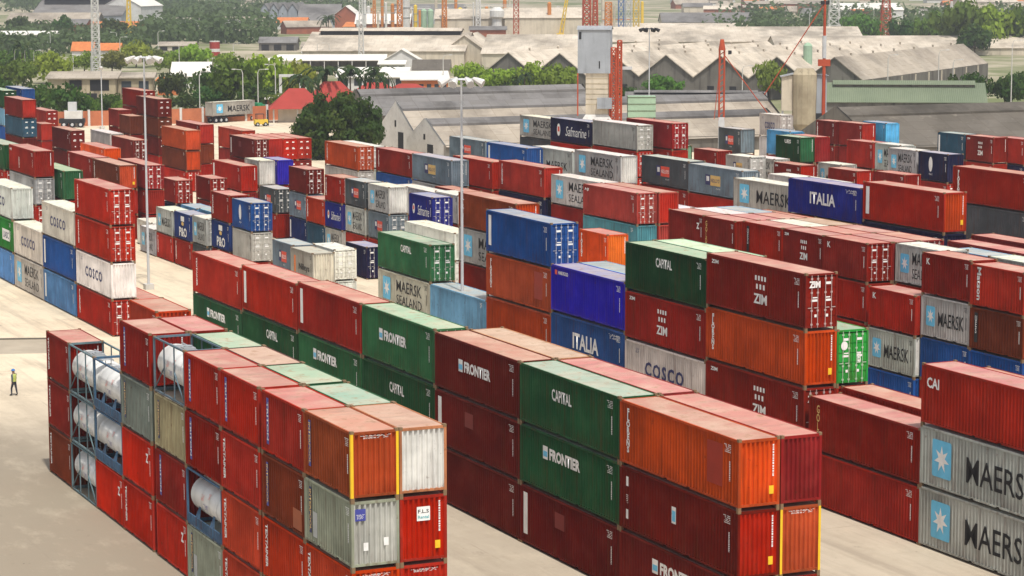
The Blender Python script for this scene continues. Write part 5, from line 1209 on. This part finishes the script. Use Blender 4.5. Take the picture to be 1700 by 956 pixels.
high_mast(170, 214, 11.2, 'thin lamp mast at the left perimeter wall', rad=.12, lamps=2, spread=.4)
def lamp(u, vb, vt, label, s=1):
    P = at(u, vb); h = metres(P, vb-vt); t = frame_at('street_lamp', label, 'street lamp', P, 0, 'street lamps')
    b = MB(); b.tube([(0,0,0), (0,0,h*.93), (s*.25,0,h)], [.13,.09,.06], 6); b.build('pole', M_POLE, t)
    b = MB(); b.tube([(s*.25,0,h), (s*1.5,0,h+.12)], .05, 5); b.build('arm', M_POLE, t); b = MB(); b.box(min(s*1.4, s*2.1), max(s*1.4, s*2.1), -.14, .14, h+.03, h+.2); b.build('lamp_head', M_WHITE, t)
for i, (u, vb, vt, s) in enumerate([(25,124,82,1), (42,124,82,1), (57,124,84,1), (122,126,92,1), (140,120,94,-1), (151,122,92,1), (200,120,62,1), (263,98,52,1), (298,124,74,-1), (332,190,120,1), (346,112,84,1), (404,196,116,-1), (429,196,116,1), (458,190,108,-1), (388,110,72,1), (84,90,52,1), (194,88,54,-1), (374,72,38,1), (736,156,92,1), (527,110,72,1), (547,110,72,-1), (502,108,76,1)]):
    lamp(u, vb, vt, 'pale street lamp pole among the trees and roofs on the left', s)
for u, vb, vt, lab in ((1473,176,92,'left lamp pole before the right-hand concrete wall'), (1557,176,84,'middle lamp pole before the right-hand concrete wall'), (1581,176,100,'right lamp pole before the right-hand concrete wall'), (1678,182,68,'lamp pole near the right edge'), (1232,180,110,'thin lamp pole before the third gable'), (1343,80,20,'thin far pole left of the pale pylon'), (1450,70,12,'thin far pole between the pylons')): lamp(u, vb, vt, lab)

# ------------------------------------------------------------------ vehicles
def wheel(parent, c, r, w, axis):
    b = MB(); a = Vector(axis)*w/2; c = Vector(c); b.tube([c-a, c+a], r, 14); o = b.build('wheel', M_TYRE, parent); b = MB(); b.tube([c-a*1.05, c+a*1.05], r*.5, 10); b.build('rim', M_GALV, o)
P = at(352, 205); dr = R(50); t = frame_at('articulated_truck', 'green and white truck carrying a grey container by the wall', 'truck', P, dr); ROT = t.rotation_euler.z
b = MB(); b.box(0, 12.3, .55, 1.55, 1.0, 1.22); b.build('chassis', DARK, t)
for x in (1.2, 2.5, 3.8, 10.6):
    for y in (.28, 1.82): wheel(t, (x, y, .52), .52, .34, (0,1,0))
b = MB(); b.box(12.0, 14.6, 0, 2.1, .75, 2.9); b.box(12.0, 13.2, .02, 2.08, 2.9, 3.3); b.build('cab', M_GRN, t); b = MB(); b.box(13.0, 14.0, -.02, 0, 1.9, 2.6); b.build('side_window', GLASSD, t); b = MB(); b.box(14.6, 14.65, .15, 1.95, 1.85, 2.7); b.build('windscreen', GLASSD, t); b = MB(); b.box(14.6, 14.8, .05, 2.05, .6, 1.1); b.build('bumper', M_WHITE, t)
for y in (.28, 1.82): wheel(t, (13.8, y, .52), .52, .34, (0,1,0))
c = container(0, 0, 1.24, 40, 1., 2.75, 'wgrey', 'MS', 'D', False, False, 'grey container with black lettering riding on the truck')
dd = AR*math.cos(dr)+AX*math.sin(dr); pp = P+dd*5.7+Vector((-dd.y, dd.x, 0))*1.05; c.location = (pp.x, pp.y, 1.24); c.rotation_euler = (0, 0, ROT)
P = at(424, 210); t = frame_at('forklift', 'yellow forklift beside the truck', 'forklift', P, R(20))
b = MB(); b.box(0, 2.4, 0, 1.3, .4, 1.25); b.build('body', M_YEL, t); b = MB(); b.box(.3, 1.7, .1, 1.2, 2.2, 2.3); b.box(.3, .4, .1, .2, 1.25, 2.2); b.box(1.6, 1.7, .1, .2, 1.25, 2.2); b.box(.3, .4, 1.1, 1.2, 1.25, 2.2); b.build('overhead_guard', DARK, t); b = MB(); b.box(2.45, 2.6, .2, .35, .1, 3.); b.box(2.45, 2.6, .95, 1.1, .1, 3.); b.box(2.45, 2.58, .35, .95, 1.6, 1.75); b.build('mast', DARK, t); b = MB(); b.box(2.6, 3.7, .25, .37, .12, .18); b.box(2.6, 3.7, .93, 1.05, .12, .18); b.box(2.58, 2.64, .2, 1.1, .12, .6); b.build('fork', M_GALV, t)
for x in (.45, 1.95):
    for y in (.1, 1.2): wheel(t, (x, y, .38), .38, .25, (0,1,0))
P = at(98, 212); t = frame_at('mobile_crane', 'dark yard crane with raised white boom and grey box', 'crane', P, R(5)); k = metres(P, 1)
b = MB(); b.box(0, 42*k, 0, 2.2, .8, 1.6); b.build('chassis', DARK, t); b = MB(); b.box(1, 4.2, .1, 2.1, 1.6, 3.0); b.build('cab', M_WHITE, t)
b = MB(); b.obox((25*k, 1.1, 18*k), Vector((-5*k,0,17*k)), Vector((0,.35,0)), Vector((2.6*k,0,.8*k))); b.build('boom', M_WHITE, t); b = MB(); b.box(15*k, 29*k, .5, 1.7, 26*k, 42*k); b.build('counter_box', M_GALV, t)
for x in (.9, 2.4, 3.9):
    for y in (.1, 2.1): wheel(t, (x, y, .55), .55, .4, (0,1,0))

# ------------------------------------------------------------------ the man in the yard
P = at(24, 657); t = thing('person', 'person in hi-vis vest and blue helmet walking on the left concrete', 'person', (P.x, P.y, 0), math.atan2(AX.y, AX.x)+R(65))
J = {'pel': (0,0,.98,.145), 'spine': (.01,0,1.22,.145), 'chest': (.02,0,1.42,.165), 'neck': (.03,0,1.56,.062), 'head': (.05,0,1.70,.105), 'top': (.045,0,1.80,.085)}
E_ = [('pel','spine'), ('spine','chest'), ('chest','neck'), ('neck','head'), ('head','top')]
for s, sx in ((1, .16), (-1, -.14)):
    y = s
    J['hip%d' % s] = (.0, y*.10, .93, .105); J['kn%d' % s] = (sx*.75+.03, y*.11, .51, .068); J['an%d' % s] = (sx*1.0-.02, y*.11, .10, .048); J['toe%d' % s] = (sx*1.0+.15, y*.125, .045, .042)
    J['sh%d' % s] = (.02, y*.20, 1.46, .068); J['el%d' % s] = (-.02-sx*.3, y*.27, 1.18, .048); J['wr%d' % s] = (.06-sx*.5, y*.27, .94, .036); J['ha%d' % s] = (.09-sx*.5, y*.265, .85, .036)
    E_ += [('pel','hip%d' % s), ('hip%d' % s,'kn%d' % s), ('kn%d' % s,'an%d' % s), ('an%d' % s,'toe%d' % s), ('chest','sh%d' % s), ('sh%d' % s,'el%d' % s), ('el%d' % s,'wr%d' % s), ('wr%d' % s,'ha%d' % s)]
ks = list(J); me = bpy.data.meshes.new('body'); me.from_pydata([J[k][:3] for k in ks], [(ks.index(a), ks.index(c)) for a, c in E_], [])
bo = bpy.data.objects.new('body', me); COL.objects.link(bo); md = bo.modifiers.new('skin', 'SKIN')
for i, k in enumerate(ks): me.skin_vertices[0].data[i].radius = (J[k][3], J[k][3]); me.skin_vertices[0].data[i].use_root = (k == 'pel')
sb = bo.modifiers.new('sub', 'SUBSURF'); sb.levels = 2
dg = bpy.context.evaluated_depsgraph_get(); dg.update(); body = bpy.data.meshes.new_from_object(bo.evaluated_get(dg)); bpy.data.objects.remove(bo)
SKIN = plain('skin', (.26,.14,.09)); TROU = plain('dark_trousers', (.035,.04,.055)); SHIRT = plain('dark_shirt', (.06,.08,.12)); VEST = plain('hi_vis_vest', (.42,.47,.13)); HELM = plain('blue_helmet', (.03,.16,.45), .3); BOOT = plain('boots', (.02,.018,.016))
for mm in (SKIN, TROU, SHIRT, BOOT): body.materials.append(mm)
for p in body.polygons:
    c = p.center; p.use_smooth = True
    p.material_index = 3 if c.z < .12 else 1 if c.z < 1.0 and abs(c.y) < .2 else 2 if (c.z < 1.52 and c.z > .98) else 0
link('body', body, t)
b = MB(); prof = [(1.0,.168,.20), (1.2,.160,.195), (1.36,.178,.215), (1.48,.150,.205), (1.525,.09,.12)]; n = 18; base = 0
for z, rx, ry in prof:
    for j in range(n): a = 2*math.pi*j/n; b.v.append((.015+rx*math.cos(a), ry*math.sin(a), z))
for k in range(len(prof)-1):
    for j in range(n): a0 = k*n+j; a1 = k*n+(j+1) % n; b.f.append((a0, a1, a1+n, a0+n)); b.mi.append(0)
b.build('vest', VEST, t, smooth=True)
b = MB(); b.tube([(.05,0,1.735), (.05,0,1.75), (.05,0,1.80), (.05,0,1.845), (.05,0,1.865)], [.155,.125,.122,.085,.02], 16); b.build('helmet', HELM, t, smooth=True)
b = MB(); b.tube([(.15,0,1.70), (.175,0,1.675)], .018, 6)
for s in (-1, 1): b.tube([(.045,s*.10,1.69), (.045,s*.115,1.70)], .025, 6)
b.build('nose_and_ears', SKIN, t)
build_stacks()

# ------------------------------------------------------------------ air
HZ = .00017
mt = bpy.data.materials.new('haze_air'); mt.use_nodes = True; nt = mt.node_tree; nt.nodes.clear()
out = nt.nodes.new('ShaderNodeOutputMaterial'); pv = nt.nodes.new('ShaderNodeVolumePrincipled'); pv.inputs['Color'].default_value = (.93,.95,1,1); pv.inputs['Density'].default_value = HZ; pv.inputs['Anisotropy'].default_value = .2
nt.links.new(pv.outputs[0], out.inputs['Volume'])
b = MB(); b.box(-5300, 5400, -5400, 5300, -1.1, 130); tag(b.build('haze', mt), kind='stuff')
